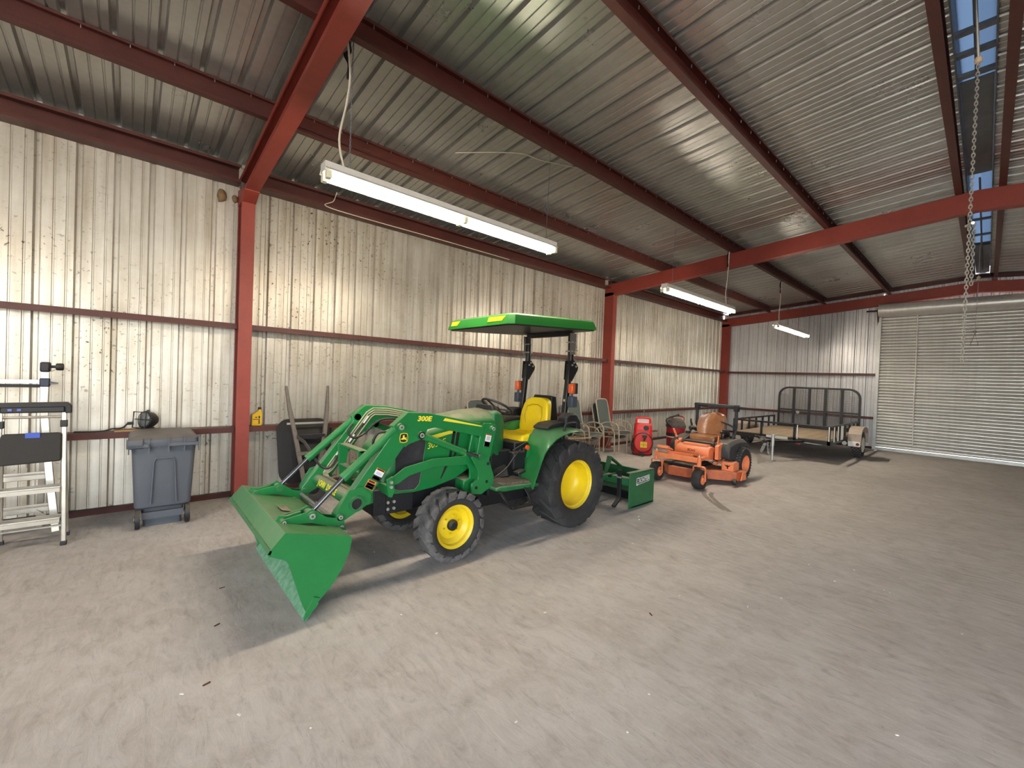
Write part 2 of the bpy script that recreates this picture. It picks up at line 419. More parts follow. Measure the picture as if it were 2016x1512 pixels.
# girts, base channel, eave strut on the long wall
def cee(b, x0, x1, sec):
    """section (y,z) run along x"""
    return b.prism(sec, 'x', x0, x1)
def girt_sec(y0, y1, ztop_, h=0.068, t=0.006):
    return [(y1, ztop_), (y0, ztop_), (y0, ztop_ - h), (y0 + 0.02, ztop_ - h), (y0 + 0.02, ztop_ - h + t), (y0 + t, ztop_ - h + t), (y0 + t, ztop_ - t), (y1, ztop_ - t)]
BAYS = [(XB, 1.005), (1.155, 9.095), (9.26, 16.43)]
for zt in (0.936, 2.284):
    for a, c in BAYS:
        cee(MB(), a, c, girt_sec(6.50, 6.70, zt)).build('girt', M_PURL, wall_left)
        cee(MB(), a, c, [(-y + 2 * RID, z) for y, z in girt_sec(6.50, 6.70, zt)]).build('girt', M_PURL, wall_right) if a > 9 else None
for a, c in BAYS:
    MB().box((a, 6.625, 0), (c, 6.70, 0.062)).build('base_channel', M_BASE, wall_left)
    cee(MB(), a, c, [(6.70, 4.345), (6.50, 4.325), (6.50, 4.29), (6.507, 4.29), (6.507, 4.315), (6.69, 4.332), (6.69, 4.11), (6.507, 4.107), (6.507, 4.135), (6.50, 4.135), (6.50, 4.10), (6.70, 4.10)]).build('eave_strut', M_PURL, wall_left)
# end wall girts
for zt in (0.95, 2.245):
    MB().prism([(x, z) for x, z in [(XF, zt), (XF - 0.2, zt), (XF - 0.2, zt - 0.068), (XF - 0.18, zt - 0.068), (XF - 0.18, zt - 0.062), (XF - 0.194, zt - 0.062), (XF - 0.194, zt - 0.006), (XF, zt - 0.006)]], 'y', 2.2, 6.42).build('girt', M_PURL, wall_far)
MB().box((XF - 0.08, 2.2, 0), (XF, 6.6, 0.062)).build('base_channel', M_BASE, wall_far)
for s in (1, -1):
    ya, yb = (6.5, RID) if s > 0 else (RID, YR + 0.2)
    b = MB(); b.loft([[(XF - 0.11, y, deck(y) - 0.10), (XF, y, deck(y) - 0.10), (XF, y, deck(y) - 0.005), (XF - 0.11, y, deck(y) - 0.005)] for y in (ya, yb)])
    b.build('rake_angle', M_PURL, wall_far)
    b = MB(); b.loft([[(XF + .036, y, deck(y) - .12), (XF + .05, y, deck(y) - .12), (XF + .05, y, deck(y) + .05), (XF + .036, y, deck(y) + .05)] for y in (ya, yb)]); b.build('rake_sky_blocker', M_GALV, wall_far)  # strip added outside the end sheets to block sky showing through rib gaps

# frames: columns and rafters
def csec(x_web, x_lip, h, t=0.01, lip=0.05):
    """cee section as (x, z) with web at x_web and the open side at x_lip; z from 0 down to -h"""
    d = 1 if x_lip > x_web else -1
    return [(x_web, 0), (x_lip, 0), (x_lip, -lip), (x_lip - d * t, -lip), (x_lip - d * t, -t), (x_web + d * t, -t), (x_web + d * t, -h + t), (x_lip - d * t, -h + t),
            (x_lip - d * t, -h + lip), (x_lip, -h + lip), (x_lip, -h), (x_web, -h)]
def rafter(xw, xl):
    for ya, yb in ((6.69, RID), (RID, YR + 0.01)):
        b = MB(); b.loft([[(x, y, ztop(y) + z) for x, z in csec(xw, xl, 0.29)] for y in (ya, yb)]); b.build('rafter', M_RED, ceiling)
def column(xw, xl, parent, s=1):
    sec = [(x, (6.69 + z) if s > 0 else 2 * RID - (6.69 + z)) for x, z in csec(xw, xl, 0.275, lip=0.03)]
    b = MB(); b.prism(sec, 'z', 0, 3.86 if xw < 5 else 3.99); b.build('column', M_RED, parent)
    b = MB(); xa, xc = min(xw, xl), max(xw, xl)
    b.box((xa - 0.02, 6.36 if s > 0 else 2 * RID - 6.70, 0), (xc + 0.02, 6.70 if s > 0 else 2 * RID - 6.36, 0.012)); b.build('base_plate', M_RED, parent)
for xw, xl in ((1.155, 1.005), (9.10, 9.255), (XF - 0.165, XF - 0.01), (-6.99, -6.84)):
    rafter(xw, xl); column(xw, xl, wall_left); column(xw, xl, wall_right, -1)
# haunch of the near frame, where the rafter lands on the column
MB().prism([(6.695, 3.84), (6.405, 3.84), (6.20, 3.925), (6.20, 3.96), (6.695, 4.05)], 'x', 1.0, 1.16).build('haunch', M_RED, ceiling, bevel=0.004)
MB().box((XB, 6.715, 4.375), (XF, 6.735, 4.45)).build('eave_sky_blocker', M_GALV, wall_left)  # unseen strip added along the eave to stop sky leaking in

def purlin_sec(y, h=0.2, w=0.075, t=0.006, lip=0.022):
    z = ztop(y)
    if y > RID: a = [(w, 0), (0, 0), (0, lip), (t, lip), (t, t), (w - t, t), (w - t, h - t), (t, h - t), (t, h - lip), (0, h - lip), (0, h), (w, h)]; return [(y - w + p, z + q) for p, q in a]
    a = [(-w, 0), (0, 0), (0, lip), (-t, lip), (-t, t), (-w + t, t), (-w + t, h - t), (-t, h - t), (-t, h - lip), (0, h - lip), (0, h), (-w, h)]; return [(y + p, z + q) for p, q in a]
PURL = [5.14, 3.58, 2.02, 0.42, -0.01, -1.64, -3.26, -4.78]
for y in PURL:
    MB().prism(purlin_sec(y), 'x', XB, XF - 0.02).build('purlin', M_PURL, ceiling)
# roof screws along the purlins, as tiny points under the deck
b = MB()
for y in PURL[:4]:
    for i in range(int((XF - X0) / 0.3048)):
        x = X0 + 0.1 + i * 0.3048
        if -0.5 < x < XF: b.cyl((x, y - 0.045, deck(y) - 0.035), (x, y - 0.045, deck(y)), 0.004, n=5)
tag(b.build('roof_screw', M_GALV, ceiling, smooth=False), None, kind='stuff')

# ridge vent: throat curbs, dampers, translucent cap
M_VENT = mat('vent_sheet', '#777b80', 0.5, 0.5, 0.15)
M_CAPT = mat('translucent_vent_cap', '#9aa6b4', 0.6)
nt, lk = nodes(M_CAPT); tl = nt.new('ShaderNodeBsdfTranslucent'); tl.inputs[0].default_value = (0.16, 0.20, 0.25, 1)
ms = nt.new('ShaderNodeMixShader'); ms.inputs[0].default_value = 0.75; lk.new(nt['Principled BSDF'].outputs[0], ms.inputs[1]); lk.new(tl.outputs[0], ms.inputs[2]); lk.new(ms.outputs[0], nt['Material Output'].inputs[0])
zr = deck(RID)
for x0, x1 in ((XB, 9.1), (9.1, XF)):
    for y in (0.31, 0.05):
        MB().box((x0, y - 0.006, zr - 0.06), (x1, y + 0.006, zr + 0.22)).build('vent_curb', M_VENT, ceiling)
    b = MB(); b.prism([(0.40, zr + 0.16), (RID, zr + 0.26), (-0.04, zr + 0.16), (-0.04, zr + 0.154), (RID, zr + 0.254), (0.40, zr + 0.154)], 'x', x0, x1); b.build('vent_cap', M_CAPT, ceiling)
for x0, x1 in ((6.3, 9.05), (13.2, 16.5), (-6.9, 1.5)):
    MB().box((x0, 0.06, zr + 0.02), (x1, 0.30, zr + 0.03)).build('vent_damper', M_VENT, ceiling)
for x in (4.7, 5.35, 5.7, 6.1, 10.2, 11.3, 12.4, 13.3):
    MB().box((x, 0.055, zr - 0.02), (x + 0.07, 0.305, zr + 0.012)).build('vent_strap', M_VENT, ceiling)
MB().cyl((1.0, RID, zr + 0.005), (6.4, RID, zr + 0.005), 0.012, n=8).build('vent_rod', M_VENT, ceiling)
MB().cyl((9.2, RID, zr + 0.005), (16.0, RID, zr + 0.005), 0.012, n=8).build('vent_rod', M_VENT, ceiling)

# ---------------------------------------------------------------- roll-up door
door = thing('door_1', 'closed galvanized steel roll-up door of narrow corrugated slats', None, (16.45, RID, 0), kind='structure')
DY0, DY1 = -1.78, 2.13
b = MB(); n = 8
prof = [(-0.020 * math.sin(PI * k / n) ** 0.8, 0.0866 * k / n) for k in range(n + 1)]
slat = MB(); slat.add([(d, y, z) for y in (DY0, DY1) for d, z in prof], [(k, k + 1, n + 2 + k, n + 1 + k) for k in range(n)])
sm = slat.mesh('slat', M_DOOR, ang=60)
for i in range(46): place('slat', sm, door, (16.43, 0, 0.09 + i * 0.0866))
MB().prism([(16.44, 0), (16.40, 0), (16.40, .05), (16.385, .05), (16.385, .062), (16.40, .062), (16.40, .085), (16.44, .085)], 'y', DY0, DY1).build('bottom_bar', M_GALV, door)
for y, s in ((DY1, 1), (DY0, -1)):
    MB().prism([(16.36, y), (16.36, y + s * .075), (16.37, y + s * .075), (16.37, y + s * .012), (16.58, y + s * .012), (16.58, y)], 'z', 0, 3.93).build('guide', M_GALV, door)
b = MB(); b.lathe([(0.02, DY0 - 0.07), (0.185, DY0 - 0.07), (0.185, DY1 + 0.05), (0.02, DY1 + 0.05)], (16.24, 0, 4.075), 'y', 28); b.build('drum', M_DOOR, door)
for y in (DY1 + 0.06, DY0 - 0.11):
    MB().prism([(16.58, 3.68), (16.58, 4.20), (16.2, 4.13), (16.2, 4.02), (16.4, 3.68)], 'y', y, y + 0.03).build('end_bracket', M_BASE, door)
MB().cyl((16.24, DY1 + 0.02, 4.075), (16.24, DY1 + 0.33, 4.075), 0.025, n=12).build('drum_axle', mat('dark_steel', '#2b2a2b', 0.5, 0.6), door)
b = MB(); b.tube(smooth_path([(16.36, 1.36, 3.9), (16.385, 1.35, 2.6), (16.385, 1.35, 1.2), (16.385, 1.33, 0.2)], 5), 0.012, n=6); b.build('pull_rope', mat('white_rope', '#e8e4dc', 0.8), door)

# ---------------------------------------------------------------- light fixtures
def fixture(name, x0, x1, z, label, cord_at, chain_at, y=3.58, lit=True):
    zz = z
    f = thing(name, label, 'light fixture', (x0, y, z - 0.05), 'fluorescent strip lights under the purlin')
    h = MB(); h.prism([(y - 0.055, zz + 0.0), (y - 0.055, zz + 0.075), (y + 0.055, zz + 0.075), (y + 0.055, zz + 0.0)], 'x', x0, x1)
    h.prism([(y - 0.085, zz + 0.004), (y - 0.055, zz + 0.03), (y - 0.055, zz + 0.026), (y - 0.083, zz)], 'x', x0, x1).prism([(y + 0.085, zz + 0.004), (y + 0.055, zz + 0.03), (y + 0.055, zz + 0.026), (y + 0.083, zz)], 'x', x0, x1)
    h.build('housing', M_WHITE, f, bevel=0.004)
    xm = (x0 + x1) / 2
    for a, c in ((x0 + 0.05, xm - 0.04), (xm + 0.04, x1 - 0.05)):
        for dy in (-0.045, 0.045):
            MB().cyl((a, y + dy, zz - 0.035), (c, y + dy, zz - 0.035), 0.019, n=12).build('tube', M_LAMP, f, label='lit fluorescent tube')
    for x in (x0 + 0.03, xm, x1 - 0.03):
        for dy in (-0.0475, 0.0475): MB().box((x - 0.02, y + dy - 0.0275, zz - 0.06), (x + 0.02, y + dy + 0.0275, zz)).build('lamp_holder', M_HOLD, f, bevel=0.004)
    if cord_at is not None:
        zp = ztop(3.58) + 0.012
        MB().tube(smooth_path([(cord_at, y, zz + 0.07), (cord_at - 0.05, y, zz + 0.3), (cord_at + 0.0, y, zz + 0.62), (cord_at + 0.02, y, zz + 0.85), (cord_at - 0.02, 3.56, zp)], 5), 0.009, n=6).build('power_cord', M_WIREW, f)
        MB().tube(smooth_path([(cord_at - 0.03, 3.56, zp), (cord_at + 0.02, 3.6, zp - 0.08), (cord_at - 0.02, 3.59, zp - 0.14), (cord_at + 0.015, 3.59, zp - 0.2), (cord_at + 0.01, 3.59, zp - 0.32)], 4), 0.016, n=6).build('cord_knot', M_WIREB, f)
        b = MB()
        k = 0; z0 = zz + 0.075
        while z0 < zp - 0.02:
            c = (cord_at + 0.04, y, z0 + 0.014)
            pts = [(c[0] + (0.006 * math.cos(t) if k % 2 else 0), c[1] + (0 if k % 2 else 0.006 * math.cos(t)), c[2] + 0.017 * math.sin(t)) for t in [PI / 4 * q for q in range(8)]]
            b.tube(pts, 0.0022, n=4, closed=True); z0 += 0.027; k += 1
        tag(b.build('hanger_chain', M_VENT, f, smooth=False), None, kind='stuff')
    if chain_at is not None:
        MB().cyl((chain_at, y, zz + 0.07), (chain_at, 3.56, ztop(3.6) + 0.01), 0.0028, n=5).build('hanger_wire', M_VENT, f)
    return f
fixture('fluorescent_fixture', 1.10, 3.80, 3.30, 'lit double strip light nearest the viewer, hung above the green tractor', 1.27, 3.66)
fixture('fluorescent_fixture', 6.47, 9.27, 3.28, 'lit strip light hung across the second red rafter, middle of the row', 8.95, 6.72)
fixture('fluorescent_fixture', 12.0, 14.75, 3.28, 'lit strip light farthest along the row, hung before the end wall', 12.25, 14.5)
fixture('fluorescent_fixture', -4.3, -1.6, 3.30, 'lit strip light behind the viewer in the same row', -4.1, -1.8)

# small cords along the roof and eave
tag(MB().tube(smooth_path([(3.0, 4.6, deck(4.6) - 0.012), (3.6, 4.1, deck(4.1) - 0.012), (4.0, 4.0, deck(4.0) - 0.012), (4.6, 3.75, deck(3.75) - 0.012)], 6), 0.006, n=5).build('roof_cable', M_WIREW), 'thin cream cable clipped to the roof sheet above the nearest strip light', 'cable')
tag(MB().tube(smooth_path([(2.2, 6.49, 4.35), (2.15, 6.47, 4.2), (2.05, 6.47, 4.10), (2.6, 6.48, 4.085), (3.8, 6.48, 4.09), (5.6, 6.48, 4.085)], 6), 0.006, n=5).build('eave_cable', M_WIREW), 'thin cream cable sagging along the eave over the long wall', 'cable')

# chain and pull cord hanging from the ridge vent
def chain(b, x, y, z0, z1, r=0.0095, l=0.019, t=0.0036):
    k = 0; z = z0
    while z < z1:
        pts = [(x + (r * math.cos(a) if k % 2 else 0), y + (0 if k % 2 else r * math.cos(a)), z + l * math.sin(a)) for a in [PI / 4 * q for q in range(8)]]
        b.tube(pts, t, n=4, closed=True); z += 2 * l - 2.4 * t; k += 1
ch = thing('vent_chain', 'long pale operating chain hanging from the ridge vent nearest the viewer', 'chain', (5.0, 0.14, 1.99))
b = MB(); chain(b, 5.0, 0.14, 2.0, 4.36); tag(b.build('chain_links', mat('zinc_chain', '#bdbab4', 0.4, 0.7), ch, smooth=False), None, kind='stuff')
b = MB(); chain(b, 5.03, 0.115, 2.62, 3.10); tag(b.build('chain_loop', MATS['zinc_chain'], ch, smooth=False), None, kind='stuff')
b = MB(); b.lathe([(0.0, -0.03), (0.02, -0.022), (0.026, 0), (0.02, 0.022), (0, 0.03)], (5.0, 0.14, 4.40), 'z', 10); b.build('chain_ball', mat('tan_knob', '#b8a48c', 0.6), ch)
MB().tube([(5.0, 0.14, 4.42), (4.92, 0.17, zr)], 0.008, n=6).build('chain_hook', MATS['zinc_chain'], ch)
MB().tube([(4.93, 0.12, 3.08), (5.07, 0.16, 3.1)], 0.012, n=6).build('chain_tie', MATS['zinc_chain'], ch)
pc = thing('vent_pull', 'thin pull cord with a triangular handle hanging before the roll-up door', 'pull cord', (12.0, 0.2, 2.66))
b = MB(); b.tube([(12.0, 0.19, 2.9), (12.0, 0.18, 3.74), (11.98, 0.18, zr)], 0.004, n=5); b.build('cord', M_VENT, pc)
b = MB(); b.tube([(12.0, 0.19, 2.9), (12.03, 0.14, 2.68), (11.97, 0.24, 2.68)], 0.007, n=6, closed=True); b.lathe([(0, -0.03), (0.022, -0.02), (0.022, 0.02), (0, 0.03)], (12.0, 0.19, 2.93), 'z', 8); b.build('handle', mat('dull_pull_handle', '#6f6a60', 0.5, 0.4), pc)
b = MB(); b.lathe([(0, -0.05), (0.03, -0.03), (0.02, 0.0), (0.03, 0.02), (0.0, 0.05)], (12.0, 0.18, 3.95), 'z', 8); b.build('cord_knot', MATS['tan_knob'], pc)

# mud nests under the eave beside the near column
M_MUD = mat('dry_mud', '#7a6246', 0.95, 0, 0.25, 20, bump=0.5, bscale=60)
def blob(name, c, s, m, seed, label, cat, group=None):
    rnd = random.Random(seed); bm = bmesh.new(); bmesh.ops.create_icosphere(bm, subdivisions=2, radius=1)
    for v in bm.verts:
        k = 1 + rnd.uniform(-0.18, 0.18); v.co = Vector((v.co.x * s[0] * k, v.co.y * s[1] * k, v.co.z * s[2] * k)) + Vector(c)
    me = bpy.data.meshes.new(name); bm.to_mesh(me); bm.free(); me.materials.append(m)
    me.polygons.foreach_set('use_smooth', [True] * len(me.polygons))
    o = bpy.data.objects.new(name, me); COL.objects.link(o); return tag(o, label, cat, group)
blob('mud_nest', (0.82, 6.69, 3.93), (0.05, 0.05, 0.09), M_MUD, 1, 'larger brown mud nest stuck under the eave left of the near column', 'nest', 'mud nests under the eave')
blob('mud_nest', (0.965, 6.69, 3.93), (0.035, 0.04, 0.045), M_MUD, 2, 'small brown mud nest touching the near red column under the eave', 'nest', 'mud nests under the eave')

# ================================================================ green tractor with front loader
M_GRN = mat('farm_green_paint', '#187439', 0.33, 0, 0.08, 5.0, dust=0.42, dustcol='#8e8f78', coat=0.2)
M_GRND = mat('farm_green_dusty', '#1d6a38', 0.5, 0, 0.15, 6.0, dust=0.8, dustcol='#978f80')
M_YEL = mat('farm_yellow_paint', '#e3c51c', 0.4, 0, 0.06, 6.0, dust=0.25)
M_YELD = mat('yellow_decal', '#ecd93a', 0.5)
M_SEAT = mat('yellow_vinyl', '#e6c414', 0.42, 0, 0.05, 8.0, bump=0.06)
M_TYRE = mat('tyre_rubber', '#242323', 0.75, 0, 0.25, 14.0, color2='#343231', bump=0.25, bscale=90)
M_TREAD = mat('dusty_tread_rubber', '#3a3838', 0.85, 0, 0.3, 10.0, color2='#6c6866', bump=0.2, bscale=60)
M_TREADR = mat('rear_tread_rubber', '#1f1e1f', 0.8, 0, 0.3, 10.0, color2='#3a3838', bump=0.2, bscale=60)
M_HOOD = mat('dusty_hood_green', '#187439', 0.33, 0, 0.08, 5.0, dust=0.85, dustcol='#a39a84', coat=0.2)
M_BLK = mat('black_plastic', '#1b1a1b', 0.55, 0, 0.15, 8.0, dust=0.3, bump=0.06)
M_BLKP = mat('black_paint', '#121315', 0.38, 0, 0.1, 6.0, dust=0.15)
M_CHAS = mat('dark_machinery', '#17171a', 0.6, 0.1, 0.3, 14.0, dust=0.4, bump=0.2, bscale=40)
M_MESH = mat('black_screen', '#222126', 0.7, 0, 0.25, 6.0, color2='#3b383b')
M_CHROME = mat('chrome_rod', '#6f7076', 0.22, 0.9)
M_BOLT = mat('zinc_bolt', '#c9c6bd', 0.35, 0.7)
M_AMBER = mat('amber_lens', '#d8541c', 0.2, coat=0.4)
M_GREYL = mat('grey_lamp_plastic', '#3c424c', 0.5, 0, 0.1)
M_LINE = mat('tan_hydraulic_line', '#b8ad94', 0.4, 0.3)
M_WHT = mat('white_decal', '#e8e5e0', 0.5)
M_ORG = mat('orange_decal', '#e07a2a', 0.5)
M_BLKD = mat('black_decal_and_hole', '#1c1a1a', 0.5)
M_GRYD = mat('grey_print', '#8c8888', 0.6)
M_MAT = mat('rubber_floor_mat', '#6b5f52', 0.9, 0, 0.2, 12.0)

YC = 3.82
tr = thing('tractor', 'green tractor with yellow seat, yellow rims, canopy and front loader', 'tractor', (2.9, YC, 0))

def tyre_lugs(R, Wd, rim, nl, lh, sweep, m_side, m_tread, name, parent, x, yo, z, flip):
    """tyre about the y axis: carcass by lathe, chevron lugs as curved bars; yo = centre y"""
    w = Wd / 2; rc = R - lh
    prof = [(rim, -w * 0.72), (rim + 0.015, -w * 0.88), (rim + (rc - rim) * 0.45, -w * 1.0), (rim + (rc - rim) * 0.8, -w * 0.97), (rc - 0.012, -w * 0.88), (rc, -w * 0.7), (rc + 0.002, 0),
            (rc, w * 0.7), (rc - 0.012, w * 0.88), (rim + (rc - rim) * 0.8, w * 0.97), (rim + (rc - rim) * 0.45, w * 1.0), (rim + 0.015, w * 0.88), (rim, w * 0.72)]
    b = MB(); b.lathe(prof, (x, yo, z), 'y', 56, closed=True); ty = b.build(name, m_side, parent, ang=50)
    # lugs
    def surf(t, s, off):
        """t 0..1 centre to shoulder and a little way down the side"""
        if t < 0.78: y = s * (-0.02 + (w * 0.90 + 0.02) * t / 0.78); r = rc + off
        else:
            q = (t - 0.78) / 0.22; y = s * (w * 0.90 + w * 0.11 * min(q * 1.6, 1)); r = rc + off * (1 - q * 0.55) - (rc - rim) * 0.36 * q
        return r, y
    b = MB(); K = 9; da = 2 * PI / nl * 0.36
    for s in (1, -1):
        for i in range(nl):
            a0 = 2 * PI * (i + (0.5 if s > 0 else 0)) / nl
            rows = []
            for k in range(K + 1):
                t = k / K; a = a0 + (sweep if not flip else -sweep) * (t ** 1.15)
                r0, y0 = surf(t, s, -0.012); r1, y1 = surf(t, s, lh)
                ww = da * (1.0 + 0.25 * (1 - t))
                if t > 0.8: y0 -= s * 0.006
                rows.append([(x + r * math.cos(a + d), yo + y, z + r * math.sin(a + d)) for r, y, d in ((r0, y0, -ww * 1.25), (r1, y1, -ww * 0.86), (r1, y1, ww * 0.86), (r0, y0, ww * 1.25))])
            b.loft(rows)
    tag(b.build('tread_lug', m_tread, ty, ang=30), None, kind='stuff')
    return ty

def front_wheel(y_out, s):
    """s = +1 when the outer face looks to -y"""
    x, z, R, wd = 2.25, 0.325, 0.325, 0.25
    yc = y_out + s * wd / 2
    ty = tyre_lugs(R, wd, 0.195, 17, 0.022, 0.36, M_TYRE, M_TREAD, 'front_wheel', tr, x, yc, z, False)
    o = y_out + s * 0.02
    b = MB(); b.lathe([(0.0, o + s * 0.075), (0.07, o + s * 0.075), (0.085, o + s * 0.085), (0.13, o + s * 0.09), (0.155, o + s * 0.06), (0.17, o + s * 0.05), (0.178, o + s * 0.02), (0.195, o + s * 0.008), (0.213, o), (0.215, o + s * 0.012), (0.2, o + s * 0.02),
                       (0.185, o + s * 0.06), (0.18, o + s * 0.19), (0.2, o + s * 0.2), (0.19, o + s * 0.205), (0.16, o + s * 0.19), (0.14, o + s * 0.12), (0.0, o + s * 0.1)], (x, 0, z), 'y', 40)
    b.build('rim', M_YEL, ty, label='yellow steel rim')
    b = MB(); b.lathe([(0, o + s * 0.03), (0.03, o + s * 0.03), (0.05, o + s * 0.045), (0.052, o + s * 0.08)], (x, 0, z), 'y', 20); b.build('hub_cap', M_CHAS, ty)
    for k in range(6):
        a = 2 * PI * k / 6 + 0.3; p = (x + 0.083 * math.cos(a), z + 0.083 * math.sin(a))
        MB().cyl((p[0], o + s * 0.058, p[1]), (p[0], o + s * 0.09, p[1]), 0.011, n=6).build('wheel_nut', M_YEL, ty)
front_wheel(3.19, 1); front_wheel(2 * YC - 3.19, -1)

def rear_wheel(y_out, s):
    x, z, R, wd = 3.90, 0.50, 0.50, 0.40
    yc = y_out + s * wd / 2
    ty = tyre_lugs(R, wd, 0.275, 16, 0.026, 0.34, M_TYRE, M_TREADR, 'rear_wheel', tr, x, yc, z, False)
    o = y_out + s * 0.03
    b = MB(); b.lathe([(0.0, o + s * 0.225), (0.07, o + s * 0.23), (0.15, o + s * 0.235), (0.205, o + s * 0.22), (0.238, o + s * 0.185), (0.248, o + s * 0.14), (0.252, o + s * 0.07), (0.256, o + s * 0.045), (0.272, o + s * 0.035), (0.278, o + s * 0.012), (0.292, o), (0.30, o + s * 0.004), (0.302, o + s * 0.016), (0.29, o + s * 0.022),
                       (0.272, o + s * 0.06), (0.265, o + s * 0.32), (0.285, o + s * 0.335), (0.27, o + s * 0.34), (0.24, o + s * 0.3), (0.0, o + s * 0.25)], (x, 0, z), 'y', 48)
    b.build('rim', M_YEL, ty, label='deep yellow steel rim')
rear_wheel(3.12, 1); rear_wheel(2 * YC - 3.12, -1)

# chassis and axles
b = MB(); b.box((1.72, 3.64, 0.42), (2.9, 4.0, 0.66)).box((2.8, 3.6, 0.30), (4.15, 4.04, 0.74)).box((3.55, 3.56, 0.36), (4.05, 4.08, 0.68))
b.cyl((3.9, 3.4, 0.5), (3.9, 4.24, 0.5), 0.10); b.build('chassis', M_CHAS, tr, bevel=0.02)
b = MB(); b.beam([(2.25, 3.42, 0.34), (2.25, 4.22, 0.34)], 0.10, 0.09); b.box((2.12, 3.7, 0.3), (2.38, 3.94, 0.5)); b.cyl((2.25, 3.43, 0.33), (2.25, 3.33, 0.325), 0.075); b.cyl((2.25, 4.21, 0.33), (2.25, 4.31, 0.325), 0.075)
b.build('front_axle', M_CHAS, tr, bevel=0.01)
b = MB(); b.box((1.60, 3.55, 0.45), (1.72, 4.09, 0.68)); b.box((1.7, 3.57, 0.44), (2.0, 3.60, 0.64)).box((1.7, 4.04, 0.44), (2.0, 4.07, 0.64)); wb = b.build('front_bracket', M_CHAS, tr, bevel=0.008)
for x, z in ((1.74, 0.55), (1.74, 0.49), (1.80, 0.55), (1.80, 0.49)):
    MB().cyl((x, 3.555, z), (x, 3.575, z), 0.014, n=8).build('bolt', M_BOLT, wb)
b = MB()
for x, y, z, sx, sy, sz in ((2.55, 3.6, .48, .5, .08, .1), (3.0, 3.56, .52, .3, .1, .16), (3.3, 3.58, .78, .18, .14, .2), (3.55, 3.6, .85, .3, .1, .12), (3.1, 3.7, .8, .3, .2, .2), (3.42, 3.72, .92, .3, .3, .12)):
    b.box((x - sx / 2, y - sy / 2, z - sz / 2), (x + sx / 2, y + sy / 2, z + sz / 2))
b.build('transmission_cover', M_CHAS, tr, bevel=0.015)
MB().tube(smooth_path([(2.9, 3.5, .62), (3.05, 3.46, .72), (3.2, 3.5, .82), (3.32, 3.52, .9)], 5), 0.009, n=6).build('shift_linkage', M_CHAS, tr)
MB().tube(smooth_path([(3.2, 3.52, .9), (3.35, 3.48, .98), (3.42, 3.5, .96)], 5), 0.008, n=6).build('control_rod', M_CHAS, tr)
b = MB(); b.lathe([(0, -0.02), (0.025, -0.015), (0.03, 0.01), (0.0, 0.025)], (3.38, 3.47, 0.93), 'y', 12); b.build('range_knob', M_AMBER, tr, label='orange range lever knob')

# hood
def hood_ring(x, w, zb, zs, zt):
    pts = [(-w, zb), (-w, zs)]
    for k in range(1, 7):
        a = PI - PI * k / 12; pts.append((w * math.cos(a) * 1.0, zs + (zt - zs) * math.sin(a)))
    pts += [(-p, q) for p, q in pts[1:-1][::-1]] + [(w, zb)]
    return [(x, YC + p, q) for p, q in pts]
HR = [(1.66, .17, .70, .86, .90), (1.67, .225, .655, .93, 1.02), (1.70, .245, .63, .98, 1.08), (1.80, .26, .62, 1.03, 1.14), (2.0, .265, .61, 1.09, 1.205), (2.2, .265, .625, 1.14, 1.26), (2.45, .265, .68, 1.19, 1.315), (2.7, .265, .80, 1.22, 1.35), (2.92, .262, .86, 1.23, 1.365), (2.97, .25, .9, 1.22, 1.35)]
b = MB(); b.loft([hood_ring(*r) for r in HR]); hood = b.build('hood', M_HOOD, tr, ang=40)
ys = YC - 0.265
def side_plate(name, pts, m, parent, y, t=0.004, label=None):
    b = MB(); b.prism(pts, 'y', y, y + t); return b.build(name, m, parent, label=label, smooth=False)
side_plate('side_screen', [(1.80, 0.66), (1.84, 0.64), (2.0, 0.63), (2.05, 0.68), (2.105, 1.05), (2.11, 1.135), (2.02, 1.10), (1.80, 1.02)], M_MESH, hood, ys - 0.004, label='black mesh side screen')
b = MB(); b.tube([(1.80, ys - 0.004, 0.66), (1.84, ys - 0.004, 0.64), (2.0, ys - 0.004, 0.63), (2.05, ys - 0.004, 0.68), (2.105, ys - 0.004, 1.05), (2.11, ys - 0.004, 1.135)], 0.006, n=6); b.build('screen_trim', M_GRND, hood)
side_plate('hood_vent', [(2.41, 1.16), (2.445, 1.165), (2.40, 0.9), (2.37, 0.88)], M_BLKD, hood, ys - 0.003)
side_plate('hood_vent', [(2.46, 1.168), (2.50, 1.172), (2.46, 0.92), (2.43, 0.9)], M_BLKD, hood, ys - 0.003)
side_plate('hood_vent', [(2.33, 0.82), (2.37, 0.83), (2.29, 0.70), (2.28, 0.70)], M_BLKD, hood, ys - 0.003)
side_plate('hood_stripe', [(2.08, 1.088), (2.13, 1.122), (2.36, 1.165), (2.52, 1.178), (2.46, 1.148), (2.34, 1.128), (2.13, 1.08)], M_YELD, hood, ys - 0.003, label='yellow tapered hood stripe')
side_plate('hood_stripe', [(2.62, 1.19), (2.80, 1.215), (2.9, 1.218), (2.8, 1.19)], M_YELD, hood, ys - 0.003, label='yellow tapered hood stripe')
text('model_lettering', '3032E', 0.085, frame((0.985, 0, 0.17), (-0.17, 0, 0.985), (0, -1, 0), (2.22, ys - 0.004, 1.045)), M_YELD, hood, shear=0.2)
for s in (-1, 1):
    b = MB(); b.lathe([(0, 0.0), (0.055, 0.004), (0.06, 0.03)], (1.685, YC + s * 0.13, 0.97), 'x', 18); b.build('headlight', M_WHT, hood)
b = MB(); b.box((1.645, YC - 0.15, 0.70), (1.68, YC + 0.15, 0.88)); b.build('grille', M_MESH, hood, bevel=0.01)
